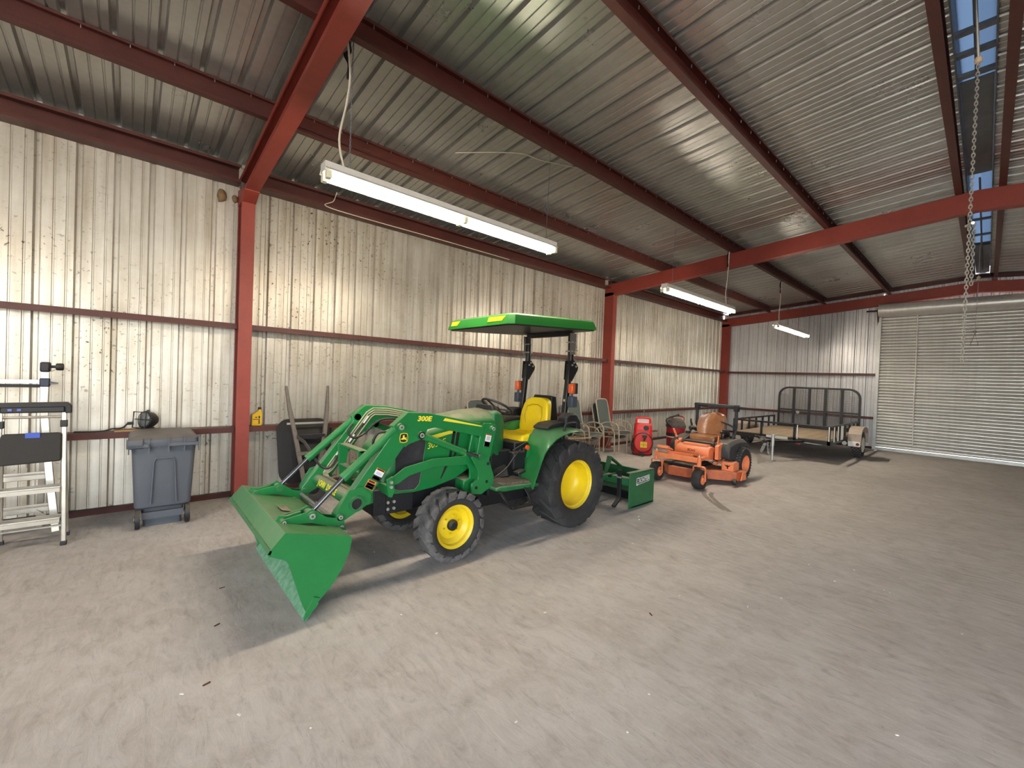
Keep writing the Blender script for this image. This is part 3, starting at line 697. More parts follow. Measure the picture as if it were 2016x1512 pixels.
# brush guard
for y in (YC - 0.26, YC + 0.22):
    b = MB(); b.prism([(1.50, 0.60), (1.55, 0.56), (1.66, 0.58), (1.58, 0.70), (1.53, 0.80), (1.555, 0.98), (1.50, 1.04), (1.455, 1.04), (1.47, 0.80)], 'y', y, y + 0.02)
    b.build('brush_guard', M_GRN, tr, bevel=0.003, smooth=False)
for z, w in ((1.03, 0.05), (0.84, 0.04), (0.64, 0.05)):
    b = MB(); b.box((1.47, YC - 0.26, z - 0.008), (1.47 + w + 0.02, YC + 0.24, z + 0.008)); b.build('guard_bar', M_GRND, tr)
# dash, steering wheel
b = MB(); b.loft([[(x, YC - w, zb), (x, YC + w, zb), (x, YC + w, zt), (x, YC - w, zt)] for x, w, zb, zt in ((2.94, .24, .9, 1.33), (3.02, .24, .85, 1.35), (3.12, .19, .8, 1.31), (3.2, .14, .8, 1.2))]); b.build('dash', M_GRND, tr, bevel=0.03, seg=3)
b = MB(); b.loft([[(3.0, YC - .17, 1.34), (3.0, YC + .17, 1.34), (3.0, YC + .14, 1.41), (3.0, YC - .14, 1.41)], [(3.1, YC - .17, 1.3), (3.1, YC + .17, 1.3), (3.1, YC + .15, 1.36), (3.1, YC - .15, 1.36)]]); b.build('instrument_panel', M_BLK, tr, bevel=0.015)
sc_ = Vector((3.20, YC, 1.375)); nz = Vector((0.47, 0, 0.88)).normalized(); ux = Vector((0, 1, 0)); uy = nz.cross(ux)
b = MB(); b.tube([sc_ + (ux * math.cos(a) + uy * math.sin(a)) * 0.19 for a in [2 * PI * k / 32 for k in range(32)]], 0.0145, n=8, closed=True)
sw = b.build('steering_wheel', M_BLK, tr)
b = MB()
for a in (PI / 2, PI / 2 + 2.2, PI / 2 - 2.2): b.tube([sc_ - nz * 0.03, sc_ + (ux * math.cos(a) + uy * math.sin(a)) * 0.1 - nz * 0.01, sc_ + (ux * math.cos(a) + uy * math.sin(a)) * 0.185], 0.012, n=6)
b.lathe([(0.0, 0.0), (0.04, 0.0)], (0, 0, 0), 'y', 3); b.cyl(sc_ - nz * 0.05, sc_ - nz * 0.01, 0.045, 0.035); b.build('wheel_spokes', M_BLK, sw)
MB().cyl(sc_ - nz * 0.04, sc_ - nz * 0.25, 0.028).build('steering_column', M_BLK, tr)

# operator platform
for s in (1, -1):
    f = lambda y: YC + s * (y - YC)
    b = MB(); b.prism([(2.74, 0.60), (2.80, 0.61), (3.24, 0.585), (3.36, 0.57), (3.36, 0.535), (2.86, 0.55), (2.74, 0.57)], 'y', f(3.24), f(3.66)); b.build('platform', M_GRND, tr, bevel=0.012)
    b = MB()
    for k in range(7):
        x = 2.88 + k * 0.062; b.box((x, f(3.30), 0.578), (x + 0.042, f(3.64), 0.622 - k * 0.004))
    tag(b.build('floor_mat', M_MAT, tr, bevel=0.004), None, kind='stuff')
    b = MB(); b.beam([(2.79, f(3.25), 0.57), (2.80, f(3.20), 0.52), (2.88, f(3.16), 0.40)], 0.035, 0.012); b.beam([(3.14, f(3.25), 0.56), (3.15, f(3.20), 0.5), (3.18, f(3.16), 0.395)], 0.035, 0.012)
    b.build('step_hanger', M_BLKP, tr, bevel=0.003); MB().beam([(2.87, f(3.15), 0.40), (3.20, f(3.15), 0.395)], 0.05, 0.02).build('step', M_BLKP, tr, bevel=0.003)
    # fender: front sheet sweeping up and back over the tyre
    path = [(3.185, .545), (3.215, .62), (3.272, .747), (3.31, .835), (3.356, .914), (3.43, .985), (3.527, 1.05), (3.64, 1.09), (3.764, 1.112), (3.90, 1.118), (4.0, 1.105)]
    inner = [(3.33, .545), (3.36, .62), (3.42, .747), (3.45, .86), (3.48, .97), (3.51, 1.06), (3.56, 1.12), (3.66, 1.15), (3.764, 1.165), (3.90, 1.165), (4.02, 1.14)]
    yo, yi = f(3.17), f(3.56)
    b = MB(); rows = []
    for (x, z), (xi, zi) in zip(path, inner):
        rows.append([(x, yo, z), (x * .75 + xi * .25 - 0.012, yo + s * 0.05, z * .7 + zi * .3 + 0.02), (xi - 0.02, yo + s * 0.2, zi + 0.01), (xi, yi, zi), (xi + .015, yi, zi - .01), (xi, yo + s * 0.2, zi - 0.008), (x + .02, yo + s * 0.02, z - .012), (x + .012, yo, z - .006)])
    b.loft(rows); fd = b.build('fender', M_GRN, tr, ang=50)
    b = MB(); b.prism([(3.34, .56), (3.50, 1.05), (3.66, 1.15), (3.90, 1.165), (4.02, 1.14), (4.02, .7), (3.8, .62)], 'y', yi - s * 0.006, yi + s * 0.012); b.build('fender_inner', M_GRN, fd)
    b = MB(); b.loft([[(x, f(3.30), z), (x, f(3.54), z), (x, f(3.54), z + h), (x, f(3.30), z + h)] for x, z, h in ((3.52, 1.135, .03), (3.6, 1.15, .055), (3.75, 1.165, .055), (3.92, 1.165, .05), (4.0, 1.15, .03))]); b.build('armrest', M_BLK, fd, bevel=0.018, seg=3, label='black padded fender armrest')
    b = MB(); b.tube(smooth_path([(3.70, f(3.22), 1.10), (3.71, f(3.21), 1.17), (3.76, f(3.22), 1.21), (3.92, f(3.24), 1.215), (3.97, f(3.25), 1.19), (3.98, f(3.26), 1.12)], 5), 0.013, n=8); b.build('grab_handle', M_BLK, fd)
    b = MB(); b.loft([[(x, f(y0), z0), (x, f(y1), z0), (x, f(y1 - .02), z1), (x, f(y0 + .02), z1)] for x, y0, y1, z0, z1 in ((3.80, 3.26, 3.42, 1.17, 1.27), (3.86, 3.25, 3.43, 1.17, 1.32), (3.98, 3.25, 3.43, 1.15, 1.32), (4.08, 3.26, 3.42, 1.12, 1.22))]); b.build('lamp_base', M_CHAS, fd, bevel=0.02)
b = MB(); b.loft([[(x, YC - .36, 0.60), (x, YC + .36, 0.60), (x, YC + .30, z), (x, YC - .30, z)] for x, z in ((3.50, .92), (4.02, .95))]); b.build('seat_base', M_CHAS, tr, bevel=0.02)
b = MB(); b.loft([[(2.96, 3.56, .60), (3.16, 3.50, .61), (3.16, 3.56, .72), (3.0, 3.60, .70)], [(3.0, 3.7, .6), (3.2, 3.68, .6), (3.2, 3.68, .78), (3.02, 3.7, .76)]]); b.build('pedal_cover', M_CHAS, tr, bevel=0.02)
b = MB(); b.obox((3.22, 3.42, 0.68), (0.11, 0.09, 0.03), Matrix.Rotation(-0.2, 3, 'Y')); b.cyl((3.22, 3.42, .62), (3.22, 3.42, .67), .012); b.build('pedal', M_BLK, tr, bevel=0.008)

# seat
def seat_pan():
    rows = []
    for x, z, w, t in ((3.40, .985, .20, .03), (3.42, 1.03, .235, .06), (3.50, 1.055, .255, .08), (3.60, 1.035, .26, .085), (3.70, 1.03, .255, .085), (3.78, 1.05, .245, .08), (3.81, 1.08, .235, .06)):
        top = [(x, YC + w * q, z + 0.018 * (abs(q) ** 2.2) - (0.03 if abs(q) == 1 else 0)) for q in (-1, -.9, -.6, -.3, 0, .3, .6, .9, 1)]
        rows.append(top + [(x, YC + w * .96, z - t), (x, YC - w * .96, z - t)])
    return MB().loft(rows)
seat_pan().build('seat', M_SEAT, tr, ang=60, bevel=0.006)
def seat_back():
    rows = []
    for z, x, w in ((1.03, 3.76, .22), (1.10, 3.775, .245), (1.2, 3.785, .245), (1.3, 3.80, .235), (1.39, 3.825, .215), (1.44, 3.845, .185), (1.47, 3.86, .13), (1.478, 3.866, .06)):
        fr = [(x + (0.03 * (1 - abs(q)) - 0.0) * (1 if z < 1.4 else .4) + (0.02 if abs(q) == 1 else 0), YC + w * q, z) for q in (-1, -.9, -.6, -.3, 0, .3, .6, .9, 1)]
        rows.append(fr + [(x + .095, YC + w * .92, z), (x + .095, YC - w * .92, z)])
    return MB().loft(rows)
sb = seat_back().build('seat_back', M_SEAT, tr, ang=60, bevel=0.008)
b = MB(); b.tube([(3.795, YC - .13, 1.15), (3.803, YC - .15, 1.25), (3.815, YC - .13, 1.36), (3.83, YC - .05, 1.39), (3.83, YC + .05, 1.39), (3.815, YC + .13, 1.36), (3.803, YC + .15, 1.25), (3.795, YC + .13, 1.15)], 0.006, n=6); b.build('seat_seam', mat('dark_yellow_seam', '#a88c10', 0.5), sb)  # seam tube in a darker yellow than the seat
b = MB(); b.prism([(3.93, 1.05), (3.97, 1.05), (4.05, 1.50), (3.97, 1.51), (3.93, 1.45)], 'y', YC - .14, YC + .16); b.prism([(3.97, 1.05), (4.12, 1.05), (4.05, 1.5), (3.97, 1.5)], 'y', YC - .15, YC - .12); b.build('seat_bracket', M_BLKP, tr, bevel=0.006)

# folding roll bar and canopy
for s in (1, -1):
    f = lambda y: YC + s * (y - YC)
    y = f(3.44)
    b = MB(); b.beam([(3.91, y, 0.78), (3.93, y, 1.05), (4.01, y, 1.80), (4.02, y, 1.90)], 0.055, 0.06); rb = b.build('roll_bar_post', M_BLKP, tr, bevel=0.006)
    b = MB(); b.beam([(4.03, y, 1.86), (4.035, y, 2.0), (4.03, y, 2.29)], 0.05, 0.055); b.build('upper_post', M_BLKP, tr, bevel=0.006)
    for dy in (-0.04, 0.034):
        b = MB(); b.prism([(3.97, 1.72), (4.03, 1.70), (4.13, 1.84), (4.14, 1.88), (4.06, 1.96), (3.98, 1.95)], 'y', y + dy, y + dy + 0.007); b.build('hinge_plate', M_BLKP, rb, smooth=False)
    for x, z in ((4.02, 1.90), (4.09, 1.885), (4.05, 1.93)):
        MB().cyl((x, y - 0.055, z), (x, y + 0.055, z), 0.011, n=8).build('hinge_pin', M_BOLT, rb)
    b = MB(); b.prism([(3.985, 2.03), (4.075, 2.03), (4.085, 2.29), (3.975, 2.29)], 'y', y - s * 0.036, y - s * 0.028); b.build('clamp_plate', mat('grey_clamp', '#6c655c', 0.5, 0.3), rb, smooth=False)
    for x in (4.0, 4.06):
        for z in (2.07, 2.18): MB().cyl((x, y - s * 0.06, z), (x, y + s * 0.05, z), 0.009, n=8).build('clamp_bolt', M_BOLT, rb)
    ya = y - s * 0.10
    b = MB(); b.box((3.93, ya - .035, 1.555), (3.985, ya + .035, 1.675)); sg = b.build('turn_signal', M_AMBER, rb, bevel=0.008, label='amber turn signal')
    MB().box((3.985, ya - .04, 1.55), (4.03, ya + .04, 1.68)).build('signal_housing', M_BLK, rb, bevel=0.006)
    MB().box((3.93, ya - .04, 1.39), (4.03, ya + .04, 1.52)).box((3.95, ya - .012, 1.5), (3.98, ya + .012, 1.57)).box((3.96, min(ya, y), 1.44), (3.99, max(ya, y), 1.47)).build('tail_lamp', M_GREYL, rb, bevel=0.008)
MB().box((3.945, 3.428, 1.42), (3.962, 3.452, 1.48)).build('roll_bar_label', mat('tan_label', '#b2a878', 0.6), tr)
b = MB(); b.beam([(4.03, 3.44, 2.29), (4.03, 2 * YC - 3.44, 2.29)], 0.06, 0.055); b.build('canopy_frame', M_BLKP, tr)
for y in (3.55, 4.09): MB().beam([(3.05, y, 2.295), (4.2, y, 2.33)], 0.03, 0.03).build('canopy_rail', M_BLKP, tr)
CX0, CX1, CY0, CY1 = 2.84, 4.27, 3.22, 4.42
def can_ring(inset, dz, ch=0.05):
    x0, x1, y0, y1 = CX0 + inset, CX1 - inset * .5, CY0 + inset, CY1 - inset
    z = lambda x: 2.268 + (x - CX0) * 0.052 + dz
    P = [(x0 + ch, y0), (x1 - ch * .6, y0), (x1, y0 + ch * .6), (x1, y1 - ch * .6), (x1 - ch * .6, y1), (x0 + ch, y1), (x0, y1 - ch), (x0, (y0 + y1) / 2 + .2), (x0, (y0 + y1) / 2 - .2), (x0, y0 + ch)]
    return [(x, y, z(x)) for x, y in P]
b = MB(); b.loft([can_ring(.03, .005), can_ring(0, 0), can_ring(0.004, .03), can_ring(.035, .10), can_ring(.06, .118), can_ring(.3, .135)]); cn = b.build('canopy', mat('canopy_green_plastic', '#22762a', 0.42, 0, 0.06, 3.0, dust=0.3, dustcol='#9aa088'), tr, ang=25)
b = MB(); b.loft([can_ring(.03, -.012), can_ring(.02, .004)]); b.build('canopy_liner', M_BLKP, cn, smooth=False)
for y0, y1 in ((3.34, 3.62), (4.16, 4.32)):
    b = MB(); z0 = 2.268
    b.loft([[(CX0 + 0.000, y0 + .03, z0 + .038), (CX0 + 0.000, y1 - .01, z0 + .038), (CX0 + .026, y1, z0 + .092), (CX0 + .026, y0, z0 + .092)], [(CX0 + 0.02, y0 + .03, z0 + .038), (CX0 + 0.02, y1 - .01, z0 + .038), (CX0 + .046, y1, z0 + .092), (CX0 + .046, y0, z0 + .092)]])
    b.build('canopy_reflector', M_YEL, cn, smooth=False, label='yellow marker panel on canopy front')

# ---------------------------------------------------------------- loader
ARM = [(1.652, 1.272), (1.783, 1.383), (2.019, 1.370), (2.634, 1.246), (2.625, 1.115), (2.067, 1.238), (1.955, 1.218), (1.936, 1.150), (1.84, 1.125), (1.775, 1.110), (1.475, 0.71), (1.469, 0.659), (1.263, 0.554), (1.195, 0.575), (1.20, 0.62), (1.302, 0.746), (1.664, 1.225)]
MAST = [(2.633, 1.255), (2.699, 1.249), (2.79, 1.231), (2.793, 1.172), (2.717, 0.874), (2.785, 0.703), (2.775, 0.61), (2.63, 0.539), (2.502, 0.559), (2.505, 0.66), (2.58, 0.695), (2.576, 0.787), (2.486, 0.92), (2.554, 0.948), (2.589, 1.127)]
LEV = [(0.80, 0.625), (0.814, 0.642), (0.85, 0.65), (0.968, 0.668), (1.01, 0.69), (1.06, 0.655), (1.12, 0.607), (1.173, 0.592), (1.251, 0.578), (1.262, 0.50), (1.22, 0.485), (1.161, 0.515), (1.115, 0.545), (1.005, 0.588), (0.861, 0.60), (0.82, 0.605)]
def pin(p, y0, y1, r=0.03, parent=None, m=None):
    MB().cyl((p[0], y0, p[1]), (p[0], y1, p[1]), r, n=18).build('pin_boss', m or M_GRND, parent)
    o = y0 if abs(y0 - YC) > abs(y1 - YC) else y1; sg = 1 if o < YC else -1
    b = MB(); b.lathe([(r * .3, o - sg * .002), (r * .3, o - sg * .008), (r * .62, o - sg * .008), (r * .68, o)], (p[0], 0, p[1]), 'y', 14); b.build('pin_head', M_BOLT, parent)
def cylinder(y, a, c, e, r, rr, parent_name):
    """hydraulic cylinder from pin a: barrel to c, rod to e"""
    A, Cc, E_ = (Vector((p[0], y, p[1])) for p in (a, c, e)); d = (Cc - A).normalized()
    b = MB(); b.cyl(A, Cc, r, n=18); b.cyl(Cc - d * 0.05, Cc + d * 0.012, r * 1.1, n=18); b.cyl((a[0], y - .03, a[1]), (a[0], y + .03, a[1]), r * 1.05, n=14); cy = b.build(parent_name, M_GRN, tr, ang=40)
    MB().cyl(Cc, E_, rr, n=12).build('piston_rod', M_CHROME, cy)
    b = MB(); b.cyl((e[0], y - .03, e[1]), (e[0], y + .03, e[1]), rr * 1.7, n=14); b.build('rod_eye', M_GRND, cy)
    return cy
for s in (1, -1):
    f = lambda y: YC + s * (y - YC)
    ya, yb = f(3.33), f(3.41)
    b = MB(); b.prism(ARM, 'y', ya, yb); arm = b.build('loader_arm', M_GRN, tr, bevel=0.006)
    # knee plate and foot plate proud of the arm
    b = MB(); b.prism([(1.652, 1.272), (1.783, 1.383), (1.99, 1.372), (2.03, 1.30), (1.985, 1.235), (1.94, 1.15), (1.84, 1.12), (1.80, 1.11), (1.765, 1.085), (1.70, 1.20)], 'y', ya - s * 0.008, ya); b.build('knee_plate', M_GRN, arm, smooth=False)
    b = MB(); b.prism([(1.29, .775), (1.40, .80), (1.475, .72), (1.469, .655), (1.263, .55), (1.195, .572), (1.20, .622)], 'y', ya - s * 0.010, ya); b.build('foot_plate', M_GRN, arm, smooth=False)
    pin((1.71, 1.262), ya - s * 0.04, yb, 0.034, arm); pin((1.905, 1.182), ya - s * 0.045, yb, 0.034, arm); pin((1.225, .585), ya - s * .03, yb + s * .02, .026, arm)
    b = MB(); b.lathe([(0.043, ya - s * .03), (0.062, ya - s * .03), (0.062, ya), (0.043, ya), (0.043, ya - s * .03)], (1.352, 0, 0.668), 'y', 24); b.build('tube_collar', M_GRND, arm)
    b = MB(); b.cyl((1.352, ya - s * .012, .668), (1.352, ya - s * .001, .668), .046, n=20); b.build('bore_shade', M_BLKD, arm)  # solid black disc, painted for the shade inside the hollow tube end
    # mast
    b = MB(); b.prism(MAST, 'y', f(3.335), f(3.36)); mast = b.build('loader_mast', M_GRN, tr, bevel=0.004)
    MB().prism([(p[0] - .03, p[1]) for p in MAST], 'y', f(3.43), f(3.455)).build('inner_plate', M_GRN, mast, bevel=0.004); MB().box((2.52, f(3.45), .56), (2.74, f(3.66), .66)).build('mast_foot', M_GRN, mast, bevel=0.004); MB().box((2.60, f(3.36), .60), (2.62, f(3.43), 1.1)).build('mast_web', M_GRN, mast)
    pin((2.728, 1.195), f(3.30), f(3.47), .03, mast); pin((2.585, .919), f(3.30), f(3.47), .03, mast)
    for x, z in ((2.70, .84), (2.69, .66), (2.56, .615)): MB().cyl((x, f(3.33), z), (x, f(3.336), z), .016, n=12).build('hole_shade', M_BLKD, mast)  # black discs on the plate, painted as the dark of open holes
    # side brace running forward to the front bracket
    b = MB(); b.prism([(1.68, .79), (1.718, .816), (1.825, .884), (2.11, .932), (2.50, .925), (2.546, .90), (2.585, .84), (2.52, .835), (2.137, .858), (1.873, .806), (1.764, .749), (1.70, .735)], 'y', f(3.42), f(3.435)); br = b.build('loader_brace', M_GRN, tr, bevel=0.002, smooth=False)
    b = MB(); b.prism([(1.645, .80), (1.70, .825), (1.725, .70), (1.70, .64), (1.665, .65)], 'y', f(3.40), f(3.42)).box((1.66, f(3.42), .66), (1.70, f(3.62), .74)); b.build('brace_bracket', M_GRN, br, bevel=0.003)
    for z in (.775, .735): MB().cyl((1.685, f(3.385), z), (1.685, f(3.40), z), .014, n=8).build('bolt', M_BOLT, br)
    cylinder(f(3.36), (1.71, 1.262), (1.262, .882), (1.015, .64), .034, .018, 'bucket_cylinder')
    cylinder(f(3.315), (1.905, 1.182), (2.375, .992), (2.575, .925), .031, .016, 'lift_cylinder')
# decals on the near arm and mast
yd = 3.33 - 0.0095
def quad(name, pts, y, m, parent, t=0.0015): return side_plate(name, pts, m, parent, y - t, t)
arm0 = [o for o in bpy.data.objects if o.name == 'loader_arm'][0]; mast0 = bpy.data.objects['loader_mast']
text('lettering', '300E', 0.062, frame((0.995, 0, -0.05), (0.05, 0, 0.995), (0, -1, 0), (1.945, yd, 1.323)), M_YELD, arm0, sx=1.15, shear=0.15, bold=0.002)
quad('arm_stripe', [(2.143, 1.298), (2.167, 1.322), (2.606, 1.228), (2.592, 1.222)], 3.329, M_YELD, arm0)
# shield emblem with a leaping animal
E0 = (1.748, 1.168)
def shp(pts, k=1.0, dx=0, dz=0): return [(E0[0] + dx + p[0] * k, E0[1] + dz + p[1] * k) for p in pts]
SH = [(-.032, .036), (0, .042), (.032, .036), (.040, .0), (.034, -.036), (0, -.046), (-.034, -.036), (-.040, 0)]
quad('emblem_border', shp(SH), yd, M_YELD, arm0)
quad('emblem_field', shp(SH, .86), yd - .0016, M_BLKD, arm0)
DEER = [(-.030, -.006), (-.018, -.004), (-.008, .006), (-.012, .014), (-.006, .022), (.0, .016), (-.002, .026), (.006, .018), (.004, .008), (.014, -.002), (.026, .004), (.022, -.010), (.032, -.030), (.018, -.018), (.004, -.014), (-.012, -.016), (-.026, -.013)]
quad('emblem_animal', shp(DEER), yd - .0032, M_YELD, arm0)
# warning labels: orange header, white picture, black text block
def label(name, c, ux_, uz_, w, h, parts, y, parent):
    """c centre, unit axes in xz; parts: (u0,v0,u1,v1,material) in 0..1"""
    P = lambda u, v: (c[0] + ux_[0] * (u - .5) * w + uz_[0] * (v - .5) * h, c[1] + ux_[1] * (u - .5) * w + uz_[1] * (v - .5) * h)
    o = quad(name, [P(0, 0), P(1, 0), P(1, 1), P(0, 1)], y, parts[0], parent)
    for u0, v0, u1, v1, m in parts[1:]: quad('label_print', [P(u0, v0), P(u1, v0), P(u1, v1), P(u0, v1)], y - .0015, m, parent)
ax = (.868, -.497); az = (.497, .868)
label('warning_label', (1.533, .873), ax, az, .080, .098, [M_WHT, (0, .84, 1, 1, M_ORG), (.1, .87, .9, .96, M_BLKD), (0, 0, 1, .40, M_BLKD), (.1, .08, .85, .30, M_GRYD), (.2, .5, .8, .72, mat('pale_blue_print', '#c3c4d6', .6))], 3.33, arm0)
label('warning_label', (1.470, .799), ax, az, .080, .074, [M_ORG, (.05, .05, .95, .66, M_BLKD), (.12, .12, .85, .34, M_GRYD), (.12, .42, .85, .6, M_GRYD), (.12, .75, .8, .92, M_BLKD)], 3.33, arm0)
ax = (.975, -.222); az = (.222, .975)
label('warning_label', (2.685, 1.075), ax, az, .072, .128, [M_WHT, (0, .92, 1, 1, mat('red_decal', '#b8402e', .5)), (0, 0, 1, .42, M_BLKD), (.1, .06, .9, .36, M_GRYD), (.2, .52, .85, .85, mat('grey_picture', '#b9b7b8', .6))], 3.335, mast0)
# torque tube with lettering
b = MB(); b.cyl((1.352, 3.38, .668), (1.352, 2 * YC - 3.38, .668), .056, n=28); tt = b.build('torque_tube', M_GRND, tr)
n_ = Vector((-.93, 0, .37)).normalized(); X_ = Vector((0, -1, 0)); Y_ = n_.cross(X_)
for i, chh in enumerate('JOHN DEERE'):
    if chh != ' ':
        text('tube_lettering', chh, 0.075, frame(X_, Y_, n_, Vector((1.352, 4.07 - i * .047, .668)) + n_ * .0565), M_YELD, tt, sx=.85, bold=.0015)
MB().beam([(1.40, 3.42, .715), (1.40, 4.22, .715)], 0.02, 0.012).build('tube_shield', M_LINE, tr)
# hydraulic lines along the inner face of the far arm, across the tube
yl = 2 * YC - 3.41
for k in range(4):
    o = k * 0.022
    P = [(2.55, yl - .02, 1.235 - o * .6), (2.02, yl - .02, 1.345 - o), (1.86 + o * .3, yl - .02, 1.352 - o), (1.79 + o * .75, yl - .02, 1.31 - o * .8), (1.42 + o * .75, yl - .02, .80 - o * .55), (1.385 + o * .5, yl - .025, .745 - o * .3), (1.375 + o * .3, yl - .06 - o, .728)]
    MB().tube(P, 0.007, n=6).build('hydraulic_line', M_LINE, tr)
for P in ([(1.65, yl - .03, 1.20), (1.60, yl - .04, 1.12), (1.66, yl - .06, 1.06), (1.78, yl - .03, 1.10)], [(1.78, yl - .03, 1.10), (1.9, yl - .06, 1.22), (2.05, yl - .08, 1.24), (2.2, yl - .1, 1.20)],
          [(1.30, yl - .03, .885), (1.36, yl - .05, .80), (1.44, yl - .06, .80), (1.53, yl - .03, .93)], [(1.62, yl - .025, 1.02), (1.70, yl - .025, 1.13), (1.76, yl - .025, 1.20)], [(1.50, yl - .026, .90), (1.57, yl - .026, .99)],
          [(1.66, 3.43, 1.21), (1.58, 3.46, 1.20), (1.545, 3.48, 1.12), (1.58, 3.48, 1.06)], [(1.60, 3.45, 1.0), (1.56, 3.47, 1.03), (1.575, 3.47, 1.08)]):
    MB().tube(smooth_path(P, 5), 0.0115, n=8).build('hydraulic_hose', M_BLK, tr)
for p in ((1.76, yl - .025, 1.20), (1.62, yl - .025, 1.02), (1.50, yl - .026, .90)):
    b = MB(); b.cyl(p, (p[0] + .05, p[1], p[2] + .07), .012, n=8); b.build('hose_fitting', M_BOLT, tr)
# bucket
BK = [(.915, .004), (.985, .086), (1.084, .185), (1.157, .288), (1.207, .40), (1.222, .48), (1.212, .517), (.776, .633), (.676, .515)]
def shell(pts, t):
    """outline offset inwards by t, open between the last and the first point"""
    n = len(pts); out = []
    for i in range(n):
        a = Vector(pts[max(i - 1, 0)]); c = Vector(pts[min(i + 1, n - 1)]); d = (c - a).normalized(); nn = Vector((-d.y, d.x))
        out.append((pts[i][0] + nn.x * t, pts[i][1] + nn.y * t))
    return out
BY0, BY1 = 3.06, 2 * YC - 3.06 - .03
b = MB(); b.prism(BK + shell(BK, .012)[::-1], 'y', BY0 + .004, BY1 - .004); bk = b.build('bucket', M_GRN, tr, smooth=False, bevel=0.003)
SIDE = [(.93, .02), (.985, .086), (1.084, .185), (1.157, .288), (1.207, .40), (1.222, .48), (1.216, .516), (.776, .634), (.672, .514), (.682, .498), (.775, .452), (.80, .42), (.885, .14)]
for y in (BY0, BY1 - .012): 
    b = MB(); b.prism(SIDE, 'y', y, y + .012); b.build('bucket_side', M_GRN, bk, smooth=False)
M_WORN = mat('worn_green_edge', '#3c8257', .5, .1, .2, 16., color2='#86ad95')
b = MB(); b.prism([(.905, 0.0), (.922, 0.0), (1.0, .092), (.99, .105)], 'y', BY0 - .006, BY1 + .006); b.build('cutting_edge', M_WORN, bk, smooth=False)
for y in (BY0 - .012, BY1): 
    b = MB(); b.prism([(.905, .0), (.985, .075), (1.005, .13), (.965, .15), (.915, .06)], 'y', y, y + .012); b.build('side_cutter', M_GRN, bk, smooth=False)
b = MB(); b.prism([(.905, .012), (.975, .098), (1.02, .142), (1.015, .147), (.968, .104), (.898, .02)], 'y', BY0 + .014, BY1 - .014); b.build('wear_strip', M_WORN, bk, smooth=False)
b = MB(); b.prism([(.676, .515), (.69, .505), (.70, .53), (.685, .54)], 'y', BY0, BY1); b.build('lip_bar', M_GRND, bk, smooth=False)
b = MB(); b.obox((.93, 3.62 + .1, .600), (.07, .13, .002), Matrix.Rotation(math.atan2(.116, .436), 3, 'Y')); b.build('worn_label', mat('peeling_label', '#b3a596', .7, 0, .3, 20, color2='#6d5a48'), bk)
for s in (1, -1):
    f = lambda y: YC + s * (y - YC)
    for y in (f(3.30), f(3.405)):
        b = MB(); b.prism(LEV, 'y', y, y + s * .015); lv = b.build('bucket_lever', M_GRN, bk, bevel=.002, smooth=False)
    pin((1.012, .638), f(3.285), f(3.435), .032, bk); pin((.825, .625), f(3.29), f(3.43), .02, bk); pin((1.232, .512), f(3.29), f(3.43), .022, bk)
    b = MB(); b.prism([(.78, .632), (.80, .665), (.86, .655), (.95, .672), (.94, .60), (.80, .625)], 'y', f(3.345), f(3.375)); b.build('lever_gusset', M_GRN, bk, smooth=False)
    b = MB(); b.prism([(1.12, .545), (1.262, .505), (1.262, .485), (1.12, .525)], 'y', f(3.28), f(3.44)); b.build('latch_plate', M_GRND, bk, smooth=False)
MB().cyl((1.195, 3.42, .56), (1.195, 2 * YC - 3.42, .56), .016, n=12).build('cross_rod', mat('dull_steel_rod', '#8f8d8b', .4, .5, .15), tr)

# ================================================================ box blade behind the tractor
M_BOXG = mat('implement_green', '#24613a', .5, 0, .15, 6., dust=.85, dustcol='#a59d91', bump=.04)
bb = thing('box_blade', 'green box blade implement hitched behind the tractor beside the orange mower', 'implement', (5.35, 3.8, 0))
SP = [(5.03, .0), (5.67, .0), (5.67, .42), (5.655, .46), (5.62, .485), (5.07, .48), (5.04, .465), (5.03, .44)]
for y, s in ((3.165, 1), (4.60, -1)):
    b = MB(); b.prism(SP, 'y', y, y + .014); sp = b.build('side_plate', M_BOXG, bb, smooth=False, bevel=.004)
    b = MB(); b.box((5.05, min(y, y + s * .07), .468), (5.655, max(y, y + s * .07), .484)); b.build('top_flange', M_BOXG, sp, bevel=.004)
    b = MB(); b.box((5.10, min(y, y + s * .05), .0), (5.66, max(y, y + s * .05), .02)); b.build('skid', M_BOXG, sp)
    if s > 0: sp0 = sp
def boxy(a, c, name, m=None): return MB().box(a, c).build(name, m or M_BOXG, bb, bevel=.004)
boxy((5.07, 3.18, .30), (5.17, 4.60, .40), 'scarifier_beam')
b = MB(); b.prism([(5.50, .03), (5.56, .10), (5.585, .24), (5.57, .38), (5.53, .46), (5.515, .455), (5.555, .37), (5.57, .24), (5.545, .11), (5.49, .04)], 'y', 3.18, 4.60); b.build('moldboard', M_BOXG, bb)
b = MB(); b.box((5.47, 3.18, .0), (5.50, 4.60, .1)); b.build('blade_edge', M_CHAS, bb)
for y in (3.62, 4.02): b = MB(); b.beam([(5.12, y, .40), (5.20, y, .62), (5.5, y, .45)], .02, .05); b.build('hitch_strut', M_BOXG, bb)
b = MB(); b.prism([(4.86, .42), (5.17, .42), (5.17, .36), (4.86, .37)], 'y', 3.48, 3.50); b.build('lower_link', M_BOXG, bb)
b = MB(); b.prism([(4.62, .42), (5.1, .44), (5.1, .38), (4.62, .37)], 'y', 4.13, 4.15); b.build('lower_link', M_BOXG, bb)
